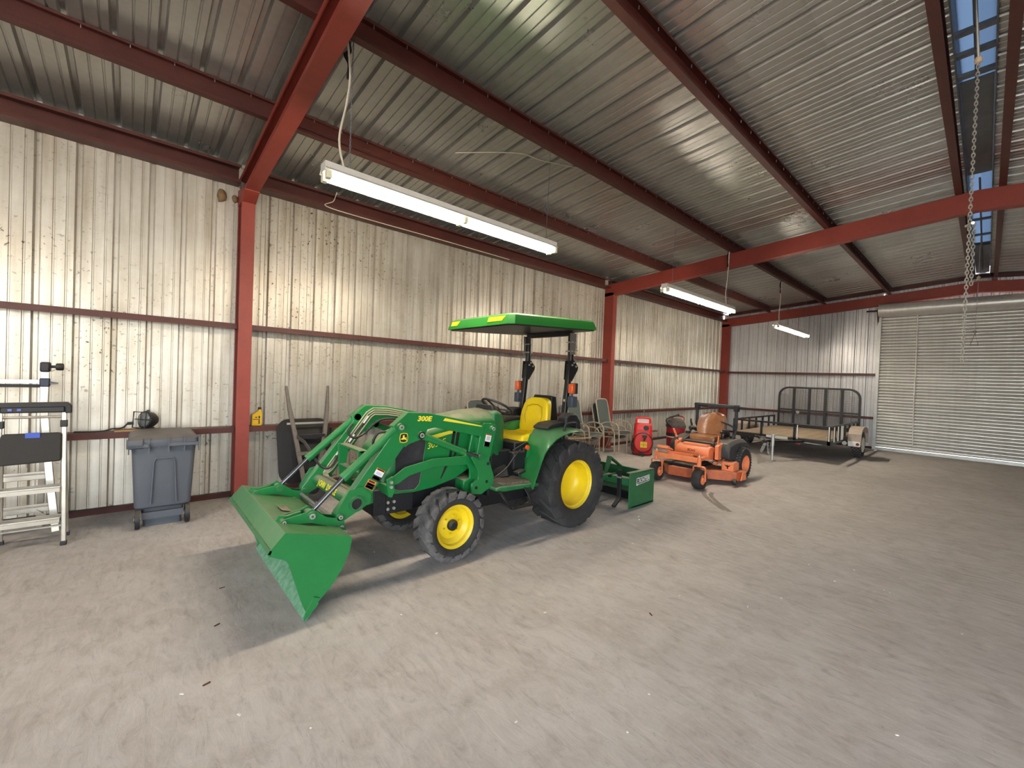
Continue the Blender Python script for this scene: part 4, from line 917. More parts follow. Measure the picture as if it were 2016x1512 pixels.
for p_, q_, r_ in (((5.0, 3.45, .40), (5.0, 4.18, .40), .02), ((4.45, 3.6, .45), (5.0, 3.52, .40), .022), ((4.45, 4.04, .45), (5.0, 4.1, .40), .022), ((4.45, 3.82, .72), (5.2, 3.82, .60), .025)): MB().cyl(p_, q_, r_).build('hitch_link', M_CHAS, bb)
for y in (3.34, 3.70, 4.05, 4.40):
    b = MB(); b.beam([(5.05, y, .50), (5.055, y, .14), (5.03, y, .08), (4.93, y, .012)], .028, .055); sh = b.build('scarifier_shank', M_CHAS, bb, bevel=.003)
    MB().cyl((5.04, y - .03, .40), (5.04, y + .03, .40), .012, n=8).build('shank_pin', M_BOLT, sh)
yp = 3.165
quad('nameplate', [(5.20, .30), (5.215, .295), (5.25, .302), (5.53, .325), (5.54, .335), (5.54, .405), (5.53, .412), (5.28, .395), (5.26, .402), (5.215, .398), (5.20, .385)], yp, M_WHT, sp0)
quad('nameplate_field', [(5.245, .31), (5.53, .333), (5.53, .402), (5.28, .387), (5.245, .382)], yp - .0015, M_BLKD, sp0)
text('lettering', 'RONTIER', .078, frame((.996, 0, .075), (-.075, 0, .996), (0, -1, 0), (5.395, yp - .0035, .357)), M_WHT, sp0, sx=.83, bold=.001)
text('lettering', 'F', .10, frame((.996, 0, .075), (-.075, 0, .996), (0, -1, 0), (5.228, yp - .0035, .348)), M_BLKD, sp0, bold=.003)

# ================================================================ orange zero-turn mower
M_OR = mat('faded_orange_paint', '#ee8656', .5, 0, .12, 8., dust=.5, dustcol='#b89a84')
M_ORD = mat('dusty_orange_paint', '#cf6a3e', .6, 0, .25, 10., color2='#a85a38', dust=.6, dustcol='#a48872')
M_TAN = mat('brown_vinyl', '#74492e', .28, 0, .3, 9., color2='#946544', coat=.35, bump=.15, bscale=14)
M_GRY = mat('charcoal_plastic', '#2e3034', .5, 0, .1, 6., dust=.25)
MY = 3.48
mo = thing('riding_mower', 'orange zero-turn riding mower with a brown bucket seat and folded roll bar', 'mower', (7.8, MY, 0))
def small_tyre(x, yc, z, R, wd, rim, name, parent, treads=0):
    w = wd / 2
    prof = [(rim, -w * .75), (rim + (R - rim) * .4, -w), (R - .03 * R / .3, -w * .93), (R - .008, -w * .7), (R, -w * .3), (R, w * .3), (R - .008, w * .7), (R - .03 * R / .3, w * .93), (rim + (R - rim) * .4, w), (rim, w * .75)]
    b = MB(); b.lathe(prof, (x, yc, z), 'y', 40, closed=True); t = b.build(name, M_TYRE, parent, ang=50)
    if treads:
        b = MB()
        for i in range(treads):
            for j in range(6):
                u = (j - 2.5) / 3; a = 2 * PI * (i + (.5 if j % 2 else 0)) / treads
                r = R - .004 - (.012 if abs(u) > .7 else 0)
                c = Vector((x + r * math.cos(a), yc + u * w * .98, z + r * math.sin(a)))
                b.obox(c, (.016, w * .26, .022 * R / .3 * 40 / treads), Matrix.Rotation(-a, 3, 'Y') @ Matrix.Rotation(.35 if j % 2 else -.35, 3, 'X'))
        tag(b.build('tread_block', M_TREAD, t, smooth=False), None, kind='stuff')
    return t
for s in (1, -1):
    f = lambda y: MY + s * (y - MY)
    t = small_tyre(8.37, f(3.0), .30, .30, .26, .15, 'drive_wheel', mo, 34)
    b = MB(); o = f(2.87)
    b.lathe([(0, o + s * .10), (.05, o + s * .10), (.055, o + s * .085), (.10, o + s * .075), (.125, o + s * .05), (.14, o + s * .02), (.158, o), (.162, o + s * .01), (.15, o + s * .03), (.14, o + s * .2), (0, o + s * .21)], (8.37, 0, .30), 'y', 28); b.build('rim', M_OR, t, label='orange steel rim')
    # caster
    cy = f(3.10)
    t = small_tyre(6.99, cy, .165, .165, .15, .08, 'caster_wheel', mo)
    b = MB(); b.lathe([(0, cy - .085), (.03, cy - .085), (.04, cy - .06), (.075, cy - .055), (.085, cy - .065), (.08, cy), (.085, cy + .065), (.075, cy + .055), (.04, cy + .06), (.03, cy + .085), (0, cy + .085)], (6.99, 0, .165), 'y', 20); b.build('rim', M_OR, t)
    b = MB(); b.beam([(6.99, cy - .1, .14), (6.98, cy - .1, .355), (6.97, cy - .075, .375), (6.97, cy + .075, .375), (6.98, cy + .1, .355), (6.99, cy + .1, .14)], .035, .014); b.build('caster_fork', M_OR, mo, bevel=.003)
    MB().cyl((6.96, cy, .375), (6.96, cy, .535), .032, n=16).build('caster_post', M_OR, mo); MB().cyl((6.96, cy, .535), (6.96, cy, .56), .014, n=8).build('caster_bolt', M_BOLT, mo)
    b = MB(); b.beam([(6.96, cy, .45), (7.15, f(3.20), .45), (7.45, f(3.22), .45), (8.3, f(3.22), .36)], .07, .05); b.build('frame_rail', M_OR, mo, bevel=.004)
b = MB(); b.box((6.91, MY - .36, .43), (6.97, MY + .36, .515)); b.build('front_beam', M_OR, mo, bevel=.006)
b = MB(); b.obox((7.05, MY - .02, .535), (.20, .52, .012), Matrix.Rotation(.22, 3, 'Y')); fp = b.build('foot_plate', M_OR, mo, bevel=.003)
b = MB(); b.prism([(6.88, .60), (6.90, .645), (6.915, .645), (7.10, .565), (7.10, .55)], 'y', MY + .14, MY + .34); b.build('foot_rest', M_OR, mo, bevel=.004)
b = MB(); b.obox((6.985, MY - .05, .505), (.085, .44, .008), Matrix.Rotation(1.2, 3, 'Y')); b.build('name_strip', M_OR, mo, bevel=.002)
nn = Vector((-.93, 0, .36)).normalized(); xx = Vector((0, -1, 0)); yy = nn.cross(xx)
M_SCG = mat('brown_print', '#7a3018', .6)
text('lettering', 'SCAG', .055, frame(xx, yy, nn, Vector((6.979, MY - .03, .509)) + nn * .002), M_SCG, mo, bold=.002)
# tank console
b = MB(); rows = []
for y in (MY - .30, MY - .28, MY + .28, MY + .30):
    k = .9 if abs(y - MY) > .29 else 1
    rows.append([(7.62 + .14 * math.cos(a) * k, y, .52 + .12 * math.sin(a) * k) for a in [PI * .25 + PI * 1.1 * q / 8 for q in range(9)]] + [(7.85, y, .42), (7.85, y, .62)])
b.loft(rows); b.build('front_console', M_OR, mo, ang=45)
nn = Vector((-1, 0, .05)).normalized(); yy = nn.cross(xx)
text('lettering', 'SCAG', .055, frame(xx, yy, nn, Vector((7.476, MY - .0, .545))), M_SCG, mo, bold=.002)
b = MB(); b.box((7.55, MY - .25, .63), (7.68, MY + .2, .66)); b.build('console_shelf', M_OR, mo, bevel=.004)
for y in (MY - .38, MY + .36):
    b = MB(); b.prism([(7.62, .42), (7.62, .66), (7.80, .70), (7.98, .66), (7.98, .42)], 'y', y - .03, y + .03); b.build('console_bracket', M_OR, mo, bevel=.006)
b = MB(); b.box((7.75, MY - .28, .62), (8.30, MY + .28, .69)); b.build('seat_base', M_BLK, mo, bevel=.02)
b = MB(); b.loft([hr for hr in [[(x, MY + w * q, z + .02 * abs(q) ** 2) for q in (-1, -.7, -.3, 0, .3, .7, 1)] + [(x, MY + w * .95, z - t), (x, MY - w * .95, z - t)] for x, w, z, t in ((7.86, .18, .715, .04), (7.875, .235, .76, .09), (7.95, .255, .78, .11), (8.08, .26, .765, .1), (8.2, .25, .765, .1), (8.28, .24, .79, .1))]]); st = b.build('seat', M_TAN, mo, bevel=.012, seg=3, ang=60)
b = MB(); b.loft([[(x + (.06 * abs(q) ** 2 * -1), MY + w * q, z) for q in (-1, -.8, -.4, 0, .4, .8, 1)] + [(x + .09, MY + w * .92, z), (x + .09, MY - w * .92, z)] for z, x, w in ((.78, 8.24, .22), (.86, 8.26, .255), (.98, 8.29, .26), (1.08, 8.32, .245), (1.15, 8.345, .20), (1.185, 8.365, .13), (1.195, 8.375, .06))]); b.build('seat_back', M_TAN, mo, bevel=.012, seg=3, ang=60)
for s in (-1, 1):
    b = MB(); b.tube(smooth_path([(8.30, MY + s * .29, .84), (8.2, MY + s * .31, .875), (8.05, MY + s * .31, .88)], 4), [.035, .04, .04, .04, .04, .04, .045, .045, .03], n=10); b.build('armrest', M_BLK, mo)
# drive bay: black side tanks, fenders, engine deck
for s in (1, -1):
    f = lambda y: MY + s * (y - MY)
    b = MB(); b.loft([[(x, f(2.93), z0), (x, f(3.20), z0), (x, f(3.20), z1), (x, f(2.99), z1), (x, f(2.93), z1 - .06)] for x, z0, z1 in ((7.74, .46, .60), (7.80, .40, .70), (7.98, .42, .74), (8.08, .56, .75), (8.25, .635, .76), (8.5, .635, .74), (8.66, .60, .68))]); b.build('side_tank', M_GRY, mo, bevel=.02, seg=3)
    MB().cyl((8.2, f(3.06), .74), (8.2, f(3.06), .80), .045, n=14).build('tank_cap', M_BLK, mo)
    # lap bars
    b = MB(); b.tube(smooth_path([(8.05, f(3.10), .68), (8.22, f(3.08), .76), (8.33, f(3.07), .84), (8.31, f(3.08), .93), (8.18, f(3.12), 1.0), (8.02, f(3.20), 1.055)], 6), .017, n=8); lb = b.build('lap_bar', M_GRY, mo)
    MB().tube([(7.99, f(3.105), .65), (8.16, f(3.085), .735)], .021, n=8).build('lap_bar_base', M_OR, mo)
    # roll bar, folded at the hinge
    b = MB(); b.beam([(8.55, f(3.20), .55), (8.50, f(3.14), .86), (8.46, f(3.11), .95), (8.46, f(3.11), 1.28)], .05, .05); b.build('roll_bar_post', M_GRY, mo, bevel=.006)
    b = MB(); b.obox((8.46, f(3.11), 1.30), (.10, .075, .12), Matrix.Identity(3)); b.cyl((8.44, f(3.05), 1.33), (8.44, f(3.18), 1.33), .014, n=8); b.build('roll_bar_hinge', M_BLK, mo, bevel=.005)
    b = MB(); b.beam([(8.46, f(3.11), 1.31), (8.80, f(3.11), 1.29), (8.86, f(3.13), 1.29)], .05, .05); b.build('roll_bar_arm', M_GRY, mo, bevel=.006)
b = MB(); b.beam([(8.86, MY - .35, 1.29), (8.86, MY + .35, 1.29)], .05, .05); b.build('roll_bar_top', M_GRY, mo, bevel=.006)
b = MB(); b.beam([(8.44, MY - .36, 1.335), (8.44, MY + .36, 1.34)], .045, .045); b.build('roll_bar_bow', M_GRY, mo, bevel=.006)
b = MB(); b.box((8.40, 3.22, .35), (8.95, 3.74, .68)); b.cyl((8.65, MY, .68), (8.65, MY, .80), .19, n=20); b.build('engine', M_CHAS, mo, bevel=.02)
b = MB(); b.cyl((7.7, MY + .34, .63), (7.58, MY + .37, .80), .010, n=8); b.build('lift_lever', M_CHROME, mo); MB().cyl((7.63, MY + .36, .735), (7.545, MY + .385, .885), .02, .016, n=10).build('lever_grip', M_OR, mo)
b = MB(); b.lathe([(0, -.03), (.028, -.01), (.03, .02), (0, .035)], (8.02, 3.19, .86), 'z', 12); b.cyl((8.02, 3.19, .70), (8.02, 3.19, .85), .009, n=6); b.build('throttle_knob', M_BLK, mo)
b = MB(); b.prism([(7.72, .62), (7.75, .83), (7.77, .83), (7.80, .62)], 'y', 3.125, 3.14); b.build('pedal_arm', M_OR, mo)
for P in ([(7.56, 3.14, .42), (7.66, 3.05, .36), (7.80, 3.02, .44), (7.9, 3.05, .40)], [(7.5, 3.2, .40), (7.62, 3.10, .33), (7.72, 3.08, .40), (7.86, 3.10, .48)], [(7.9, 3.0, .36), (7.98, 3.0, .46), (8.05, 3.02, .40)]):
    b = MB(); b.beam(P, .03, .012); b.build('deck_linkage', M_ORD, mo)
b = MB(); chain(b, 7.80, 2.98, .27, .43, .011, .018, .004); tag(b.build('deck_chain', M_BOLT, mo, smooth=False), None, kind='stuff')
b = MB(); b.box((7.7, 3.12, .36), (8.1, 3.2, .54)); b.build('pump', M_CHAS, mo, bevel=.02)
# cutting deck
DK = [(7.45, 3.95), (7.25, 3.78), (7.28, 3.45), (7.52, 3.16), (7.74, 2.80), (8.00, 2.74), (8.05, 3.0), (8.05, 4.0), (7.8, 4.18), (7.55, 4.12)]
b = MB(); b.loft([[(x, y, .085) for x, y in DK], [(x, y, .235) for x, y in DK], [(x * .97 + 7.75 * .03, y * .97 + MY * .03, .25) for x, y in DK]]); dk = b.build('cutting_deck', M_ORD, mo, bevel=.006, smooth=False)
b = MB(); b.prism([(7.70, .245), (7.70, .39), (7.86, .41), (7.95, .38), (7.95, .245)], 'y', 2.84, 3.04); b.build('belt_cover', M_OR, mo, bevel=.01)
n2 = (-1, 0, 0)
def mark(pts, c):
    b = MB(); b.add([(c[0], c[1] - p[0], c[2] + p[1]) for p in pts], [tuple(range(len(pts)))]); return b
b = MB(); b.prism([(2.94 - p[0], .325 + p[1]) for p in ((-.05, .03), (-.02, .012), (.0, .026), (.02, .012), (.05, .034), (.035, .002), (.012, -.012), (.016, -.04), (-.004, -.045), (-.008, -.012), (-.035, .002))], 'x', 7.697, 7.699); b.build('deck_mark', M_BLKD, mo, smooth=False)
for x, y, r in ((7.66, 2.80, .05),): 
    b = MB(); b.lathe([(0, -.035), (r * .8, -.035), (r, -.015), (r, .015), (r * .8, .035), (0, .035)], (x, y, .085), 'y', 18); b.build('anti_scalp_roller', M_BLK, mo)
b = MB(); b.prism([(7.78, .10), (7.85, .235), (7.99, .235), (8.02, .10)], 'y', 2.735, 2.75); b.build('discharge_baffle', M_OR, mo, bevel=.004)
b = MB(); b.box((7.3, 3.3, .26), (8.0, 3.9, .31)); b.build('belt_tray', M_CHAS, mo, bevel=.01)

# ================================================================ utility trailer
M_TRL = mat('black_trailer_paint', '#191a1e', .45, 0, .15, 5., dust=.3)
M_FND = mat('tan_primer', '#ad9c8c', .6, 0, .12, 6., dust=.2)
M_PLY = mat('trailer_deck_wood', '#978169', .8, 0, .18, 3., color2='#80705c', stretch=(1, 8, 1), dust=.2)
tl = thing('utility_trailer', 'black utility trailer with plank deck, tan fenders and upright ramp gate', 'trailer', (13.8, 3.45, 0))
TX0, TX1, TY0, TY1 = 12.2, 15.5, 2.40, 4.56
def tbox(a, c, name, m=None, par=None, bev=.004): return MB().box(a, c).build(name, m or M_TRL, par or tl, bevel=bev)
for y in (TY0, TY1 - .06): tbox((TX0, y, .40), (TX1, y + .06, .50), 'side_rail')
for x in (TX0, TX1 - .06): tbox((x, TY0, .40), (x + .06, TY1, .50), 'end_rail')
for k in range(8):
    w = (TY1 - TY0 - .12) / 8; tbox((TX0 + .05, TY0 + .06 + k * w + .003, .475), (TX1 - .05, TY0 + .06 + (k + 1) * w - .003, .512), 'plank', M_PLY, None, .003)
for k in range(4): tbox((TX0 + .5 + k * .7, TY0, .42), (TX0 + .55 + k * .7, TY1, .47), 'cross_member')
# railings
zr_ = .845
for y in (TY0, TY1 - .045):
    tbox((TX0, y, zr_ - .045), (TX1, y + .045, zr_), 'top_rail')
    for x in (TX0, TX0 + .55, TX0 + 1.1, TX0 + 1.65, TX0 + 2.2, TX0 + 2.75, TX1 - .045): tbox((x, y, .50), (x + .045, y + .045, zr_), 'rail_post')
tbox((TX0, TY0, zr_ - .045), (TX0 + .045, TY1, zr_), 'top_rail')
for y in (3.10, 3.84): tbox((TX0, y, .40), (TX0 + .045, y + .05, zr_), 'rail_post')
MB().cyl((TX0 - .02, 2.42, .50), (TX0 - .02, 2.42, .84), .014, n=8).build('stake_rod', M_BOLT, tl)
for y, z in ((3.06, .84), ):
    MB().cyl((TX0 - .012, y, .48), (TX0 - .012, y, .82), .012, n=8).build('stake_rod', M_BOLT, tl)
# gate
gx = TX1 + .02; gy0, gy1, gz0, gz1 = 2.40, 4.43, .50, 1.74
gp = [(gx, gy1, gz0), (gx, gy1, gz1 - .28)] + [(gx, gy1 - .26 + .26 * math.cos(a), gz1 - .26 + .26 * math.sin(a)) for a in [PI / 2 * k / 5 for k in range(1, 6)]] + [(gx, gy0 + .26 - .26 * math.sin(a), gz1 - .26 + .26 * math.cos(a)) for a in [PI / 2 * k / 5 for k in range(0, 6)]] + [(gx, gy0, gz0)]
b = MB(); b.beam(gp, .055, .055); gate = b.build('ramp_gate', M_TRL, tl, bevel=.006)
tbox((gx - .03, gy0, gz0), (gx + .03, gy1, gz0 + .12), 'gate_rail', None, gate)
for k in range(1, 5):
    y = gy0 + (gy1 - gy0) * k / 5; tbox((gx - .025, y - .035, gz0), (gx + .025, y + .035, gz1), 'gate_bar', None, gate)
tbox((gx - .02, gy0, 1.02), (gx + .02, gy1, 1.07), 'gate_bar', None, gate)
b = MB()
for k in range(44):
    z = gz0 + .12 + k * .027; b.tube([(gx + .012, gy0 + .03, z), (gx + .012, gy1 - .03, z)], .0035, n=3, cap=False) if z < gz1 - .05 else None
for k in range(62):
    y = gy0 + .03 + k * .032; b.tube([(gx + .012, y, gz0 + .1), (gx + .012, y, gz1 - (.03 if .25 < y - gy0 < 1.78 else .2))], .0035, n=3, cap=False)
tag(b.build('expanded_mesh', M_TRL, gate, smooth=False), None, kind='stuff')
b = MB(); b.prism([(3.9 + .05 * math.cos(a), .98 + .05 * math.sin(a)) for a in [2 * PI * k / 14 for k in range(14)]], 'x', gx - .05, gx - .04); b.build('round_reflector', mat('dull_reflector', '#8c8a86', .4), gate, smooth=False)
# side ladder-like stakes near the wheel
for x in (12.55, 12.95, 13.30, 13.45): MB().cyl((x, TY0 - .01, .46), (x, TY0 - .01, .82), .012, n=8).build('stake_rod', M_BOLT, tl)
# axle, wheels, fenders
tbox((13.95, TY0 - .1, .32), (14.03, TY1 + .1, .40), 'axle', M_CHAS)
for s in (1, -1):
    yc = 2.16 if s > 0 else 4.80
    t = small_tyre(14.0, yc, .335, .335, .21, .185, 'road_wheel', tl, 26)
    o = yc - s * .105
    b = MB(); b.lathe([(0, o + s * .03), (.04, o + s * .03), (.045, o + s * .05), (.12, o + s * .055), (.15, o + s * .03), (.18, o + s * .005), (.195, o), (.197, o + s * .015), (.18, o + s * .04), (.17, o + s * .16), (0, o + s * .17)], (14.0, 0, .335), 'y', 28); b.build('rim', mat('cream_rim', '#cfc4b4', .5, 0, .1), t, label='cream steel rim')
    ya, yb = yc - .13, yc + .13
    P = [(13.52, .36), (13.54, .62), (13.66, .74), (13.85, .79), (14.15, .79), (14.34, .74), (14.46, .62), (14.48, .36)]
    b = MB(); b.prism(P + shell(P, -.012)[::-1], 'y', ya, yb); fdd = b.build('fender', M_FND, tl, smooth=False, label='tan fender')
    MB().prism(P, 'y', (yb if s > 0 else ya) - .006, (yb if s > 0 else ya) + .006).build('fender_back', M_FND, fdd, smooth=False)
    if s > 0:
        MB().box((13.47, ya + .01, .32), (13.52, yb - .01, .44)).build('fender_plate', M_WHT, fdd, bevel=.004)
        b = MB(); b.cyl((13.46, ya + .06, .38), (13.475, ya + .06, .38), .035, n=14); b.build('marker_lamp', mat('dark_red_lens', '#7a2f22', .3), fdd)
        b = MB(); b.cyl((13.45, yb + .06, .38), (13.50, yb + .06, .38), .05, n=14); b.build('lamp_can', M_GALV, fdd)
# tongue, jack, chains
for y in (2.75, 4.15):
    b = MB(); b.beam([(12.6, y, .42), (11.35, 3.36 if y < 3.4 else 3.44, .44)], .09, .06); b.build('tongue_beam', M_TRL, tl, bevel=.004)
b = MB(); b.beam([(11.45, 3.40, .45), (10.95, 3.40, .46)], .07, .07); b.build('coupler', M_TRL, tl, bevel=.008)
b = MB(); b.cyl((11.2, 3.29, .015), (11.2, 3.29, .42), .028, n=14); b.box((11.14, 3.23, 0), (11.26, 3.35, .018)); b.build('jack_leg', M_GALV, tl)
b = MB(); b.cyl((11.2, 3.29, .36), (11.2, 3.29, .62), .036, n=14); b.cyl((11.2, 3.29, .60), (11.2, 3.19, .64), .01, n=8); b.build('jack_tube', M_GALV, tl)
for P in ([(11.1, 3.43, .43), (11.12, 3.50, .24), (11.2, 3.52, .18), (11.3, 3.50, .28), (11.36, 3.46, .42)], [(11.1, 3.37, .43), (11.14, 3.36, .2), (11.24, 3.36, .15), (11.36, 3.38, .4)], [(11.0, 3.44, .5), (11.1, 3.52, .5), (11.25, 3.52, .42)]):
    b = MB(); pts = smooth_path(P, 7)
    for i in range(len(pts) - 1):
        c = (pts[i] + pts[i + 1]) / 2; d = (pts[i + 1] - pts[i]).normalized(); sd = d.cross(Vector((0, 1, 0)) if i % 2 else Vector((1, 0, .2))).normalized()
        b.tube([c + d * .026 * math.cos(a) + sd * .016 * math.sin(a) for a in [PI / 3 * q for q in range(6)]], .006, n=4, closed=True)
    tag(b.build('safety_chain', M_GALV, tl, smooth=False), None, kind='stuff')
b = MB(); b.cyl((12.18, 4.0, .452), (12.18, 2.55, .40), .008, n=6); b.build('wire_conduit', M_GALV, tl)
for y0, y1, m in ((3.62, 3.74, M_WHT), (3.26, 3.56, mat('pale_sticker', '#d8cfc4', .6))): MB().box((TX0 - .006, y0, .44), (TX0, y1, .50)).build('front_sticker', m, tl)
MB().box((TX0 - .02, 2.98, .36), (TX0, 3.08, .42)).build('red_reflector', mat('red_reflector', '#a8322c', .4), tl)

# ================================================================ patio chairs
M_SLG = mat('grey_green_sling', '#4a5350', .8, 0, .1, 40., dust=.1)
M_FRM = mat('taupe_chair_frame', '#a39480', .5, 0, .08, 8.)
def chair():
    c = thing('patio_chair', None, 'chair', (0, 0, 0))
    hw = .275
    for s in (1, -1):
        # front leg and arm as one bent tube (front is -y)
        b = MB(); b.tube(smooth_path([(s * .295, -.30, 0), (s * .295, -.29, .42), (s * .295, -.25, .58), (s * .295, -.12, .635), (s * .295, .06, .63), (s * .295, .19, .575), (s * .283, .24, .50)], 5), .016, n=8); b.build('arm', M_FRM, c)
        b = MB(); b.tube(smooth_path([(s * .285, -.285, .40), (s * .26, -.20, .415), (s * .252, .15, .395), (s * .255, .24, .50), (s * .258, .34, .90), (s * (hw - .03), .385, 1.10), (s * (hw - .10), .40, 1.155)], 6), .015, n=8); b.build('side_frame', M_FRM, c)
        b = MB(); b.tube(smooth_path([(s * .27, .14, .40), (s * .286, .22, .2), (s * .286, .30, 0)], 4), .015, n=8); b.build('rear_leg', M_FRM, c)
    b = MB(); b.tube([(-hw + .10, .40, 1.155), (0, .403, 1.162), (hw - .10, .40, 1.155)], .015, n=8); b.build('top_rail', M_FRM, c)
    MB().tube([(-hw, -.27, .37), (hw, -.27, .37)], .012, n=8).build('front_stretcher', M_FRM, c)
    rows = []
    for y, z, w in ((-.285, .385, .25), (-.27, .415, .25), (-.15, .415, .25), (0, .40, .25), (.13, .395, .25)): rows.append([(-w, y, z), (0, y, z - .012), (w, y, z), (w, y, z - .006), (0, y, z - .018), (-w, y, z - .006)])
    MB().loft(rows).build('seat_sling', M_SLG, c)
    rows = []
    for y, z, w in ((.19, .42, .25), (.245, .52, .255), (.30, .72, .258), (.34, .92, .258), (.38, 1.10, .235), (.395, 1.15, .17)): rows.append([(-w, y, z), (0, y + .012, z), (w, y, z), (w, y + .006, z), (0, y + .018, z), (-w, y + .006, z)])
    MB().loft(rows).build('back_sling', M_SLG, c)
    return c
ch0 = chair(); first = True
GC = 'stacked patio chairs along the long wall'
for x, y, z, rz, lab in ((8.67, 6.05, 0.0, .08, 'lower grey sling chair of the stack beside the red fuel caddy'), (8.665, 5.93, .12, .08, 'top grey sling chair of the stack beside the red fuel caddy'),
                         (7.70, 6.15, 0.0, .08, 'lower grey sling chair of the stack just behind the big rear tractor tyre'), (7.695, 6.03, .12, .08, 'top grey sling chair of the stack just behind the big rear tractor tyre'),
                         (4.86, 5.965, .12, .05, 'grey sling chair showing only its back behind the tractor steering wheel, upper of two'), (4.865, 6.085, 0.0, .05, 'grey sling chair hidden behind the tractor hood, lower of two')):
    c = ch0 if first else dup(ch0); first = False
    c.location = (x, y, z); c.rotation_euler = (0, 0, rz); tag(c, lab, 'chair', GC)

# ================================================================ red fuel caddy
M_REDP = mat('red_fuel_plastic', '#c8201c', .4, 0, .08, 4., dust=.2, bump=.05)
fc = thing('fuel_caddy', 'tall red wheeled fuel caddy with hose and yellow sticker', 'fuel caddy', (0, 0, 0))
# local: front to -y
b = MB(); rows = []
for z, w, d in ((.03, .17, .13), (.06, .205, .155), (.20, .215, .16), (.36, .215, .16), (.50, .21, .155), (.54, .20, .14), (.58, .205, .145), (.72, .20, .14), (.76, .16, .12)):
    rows.append([(x, y, z) for x, y in rrect(-w, -d, w, d, .07)])
b.loft(rows); tank = b.build('tank', M_REDP, fc, ang=50)
b = MB(); b.tube(smooth_path([(-.15, 0, .74), (-.155, 0, .83), (-.13, 0, .875), (0, 0, .885), (.13, 0, .875), (.155, 0, .83), (.15, 0, .74)], 5), .024, n=10); b.build('carry_handle', M_REDP, fc)
MB().box((-.14, .02, .74), (.14, .05, .87)).build('label_window', mat('pale_label', '#d8c8c0', .6), fc, bevel=.005)
b = MB(); b.lathe([(.0, -.17), (.19, -.17), (.20, -.16), (.20, -.12), (0, -.12)], (0.01, 0, .30), 'y', 30); b.build('front_disc', M_REDP, tank, bevel=.008)
b = MB(); b.tube([(0.01 + .215 * math.cos(a), -.165, .32 + .225 * math.sin(a)) for a in [2 * PI * k / 28 for k in range(28)]], .011, n=8, closed=True); b.build('hose', M_BLK, fc)
b = MB(); b.tube(smooth_path([(-.20, -.15, .40), (-.24, -.11, .30), (-.245, -.11, .14), (-.20, -.14, .06), (-.08, -.2, .03), (.02, -.3, .015)], 6), .011, n=8); b.build('hose', M_BLK, fc)
b = MB(); b.lathe([(0, -.185), (.05, -.185), (.06, -.14), (0, -.14)], (.07, 0, .66), 'y', 16); b.build('pump_cap', M_BLK, fc)
b = MB(); b.box((-.01, -.21, .44), (.09, -.15, .50)); b.beam([(.03, -.19, .48), (.05, -.2, .42), (.03, -.19, .36)], .04, .04); b.build('nozzle', M_BLK, fc, bevel=.01)
MB().box((-.05, -.178, .20), (.10, -.170, .335)).build('sticker', mat('yellow_sticker', '#d8c21c', .5), fc)
MB().box((-.04, -.181, .262), (.09, -.178, .272)).box((.02, -.181, .21), (.028, -.178, .325)).build('sticker_print', M_REDP, fc)
for s in (1, -1):
    b = MB(); b.lathe([(0, -.03), (.08, -.03), (.09, -.02), (.09, .02), (.08, .03), (0, .03)], (s * .20, .10, .09), 'x', 20); b.build('wheel', M_BLK, fc)
MB().box((-.08, -.19, .005), (.06, -.10, .07)).build('foot', M_BLK, fc, bevel=.008)
fc.location = (9.06, 5.40, 0); fc.rotation_euler = (0, 0, -1.02)
# ================================================================ red shop vacuum
sv = thing('shop_vacuum', 'red drum vacuum with black motor head behind the orange mower', 'vacuum', (10.85, 5.5, 0))
VX, VY = 10.85, 5.5
M_VAC = mat('dark_red_drum', '#9c1a28', .3, 0, .06, coat=.2)
b = MB(); b.lathe([(0, .06), (.21, .06), (.225, .09), (.235, .55), (.235, .57), (0, .57)], (VX, VY, 0), 'z', 32); b.build('drum', M_VAC, sv)
b = MB(); b.lathe([(.20, .565), (.25, .565), (.255, .60), (.245, .63), (.23, .66), (.20, .74), (.12, .79), (0, .80)], (VX, VY, 0), 'z', 32); b.build('motor_head', mat('dusty_black_head', '#3a3634', .7, 0, .4, 14., color2='#5d5650', dust=.4), sv)
b = MB(); b.tube(smooth_path([(VX + .08, VY - .16, .70), (VX + .1, VY - .15, .84), (VX + .1, VY + .12, .84), (VX + .08, VY + .16, .70)], 5), .018, n=8); b.build('head_handle', M_VAC, sv)
b = MB(); b.tube(smooth_path([(VX - .25, VY - .02, .58), (VX - .27, VY + .12, .72), (VX - .12, VY + .14, .80), (VX + .02, VY - .02, .88), (VX + .05, VY - .06, .90)], 6), .026, n=10); b.build('hose', M_BLK, sv)
b = MB(); b.lathe([(.2355, .30), (.238, .30), (.238, .325), (.2355, .325)], (VX, VY, 0), 'z', 32); b.build('drum_band', M_WHT, sv)
b = MB(); b.lathe([(.2355, .345), (.237, .345), (.237, .42), (.2355, .42)], (VX, VY, 0), 'z', 32); b.build('drum_band', M_BLKD, sv)
for k in range(4):
    a = PI / 4 + PI / 2 * k; b = MB(); b.lathe([(0, -.02), (.035, -.02), (.035, .02), (0, .02)], (VX + .2 * math.cos(a), VY + .2 * math.sin(a), .037), 'y', 12); b.build('caster', M_BLK, sv)
    MB().cyl((VX + .2 * math.cos(a), VY + .2 * math.sin(a), .05), (VX + .19 * math.cos(a), VY + .19 * math.sin(a), .10), .02, n=8).build('caster_leg', M_BLK, sv)
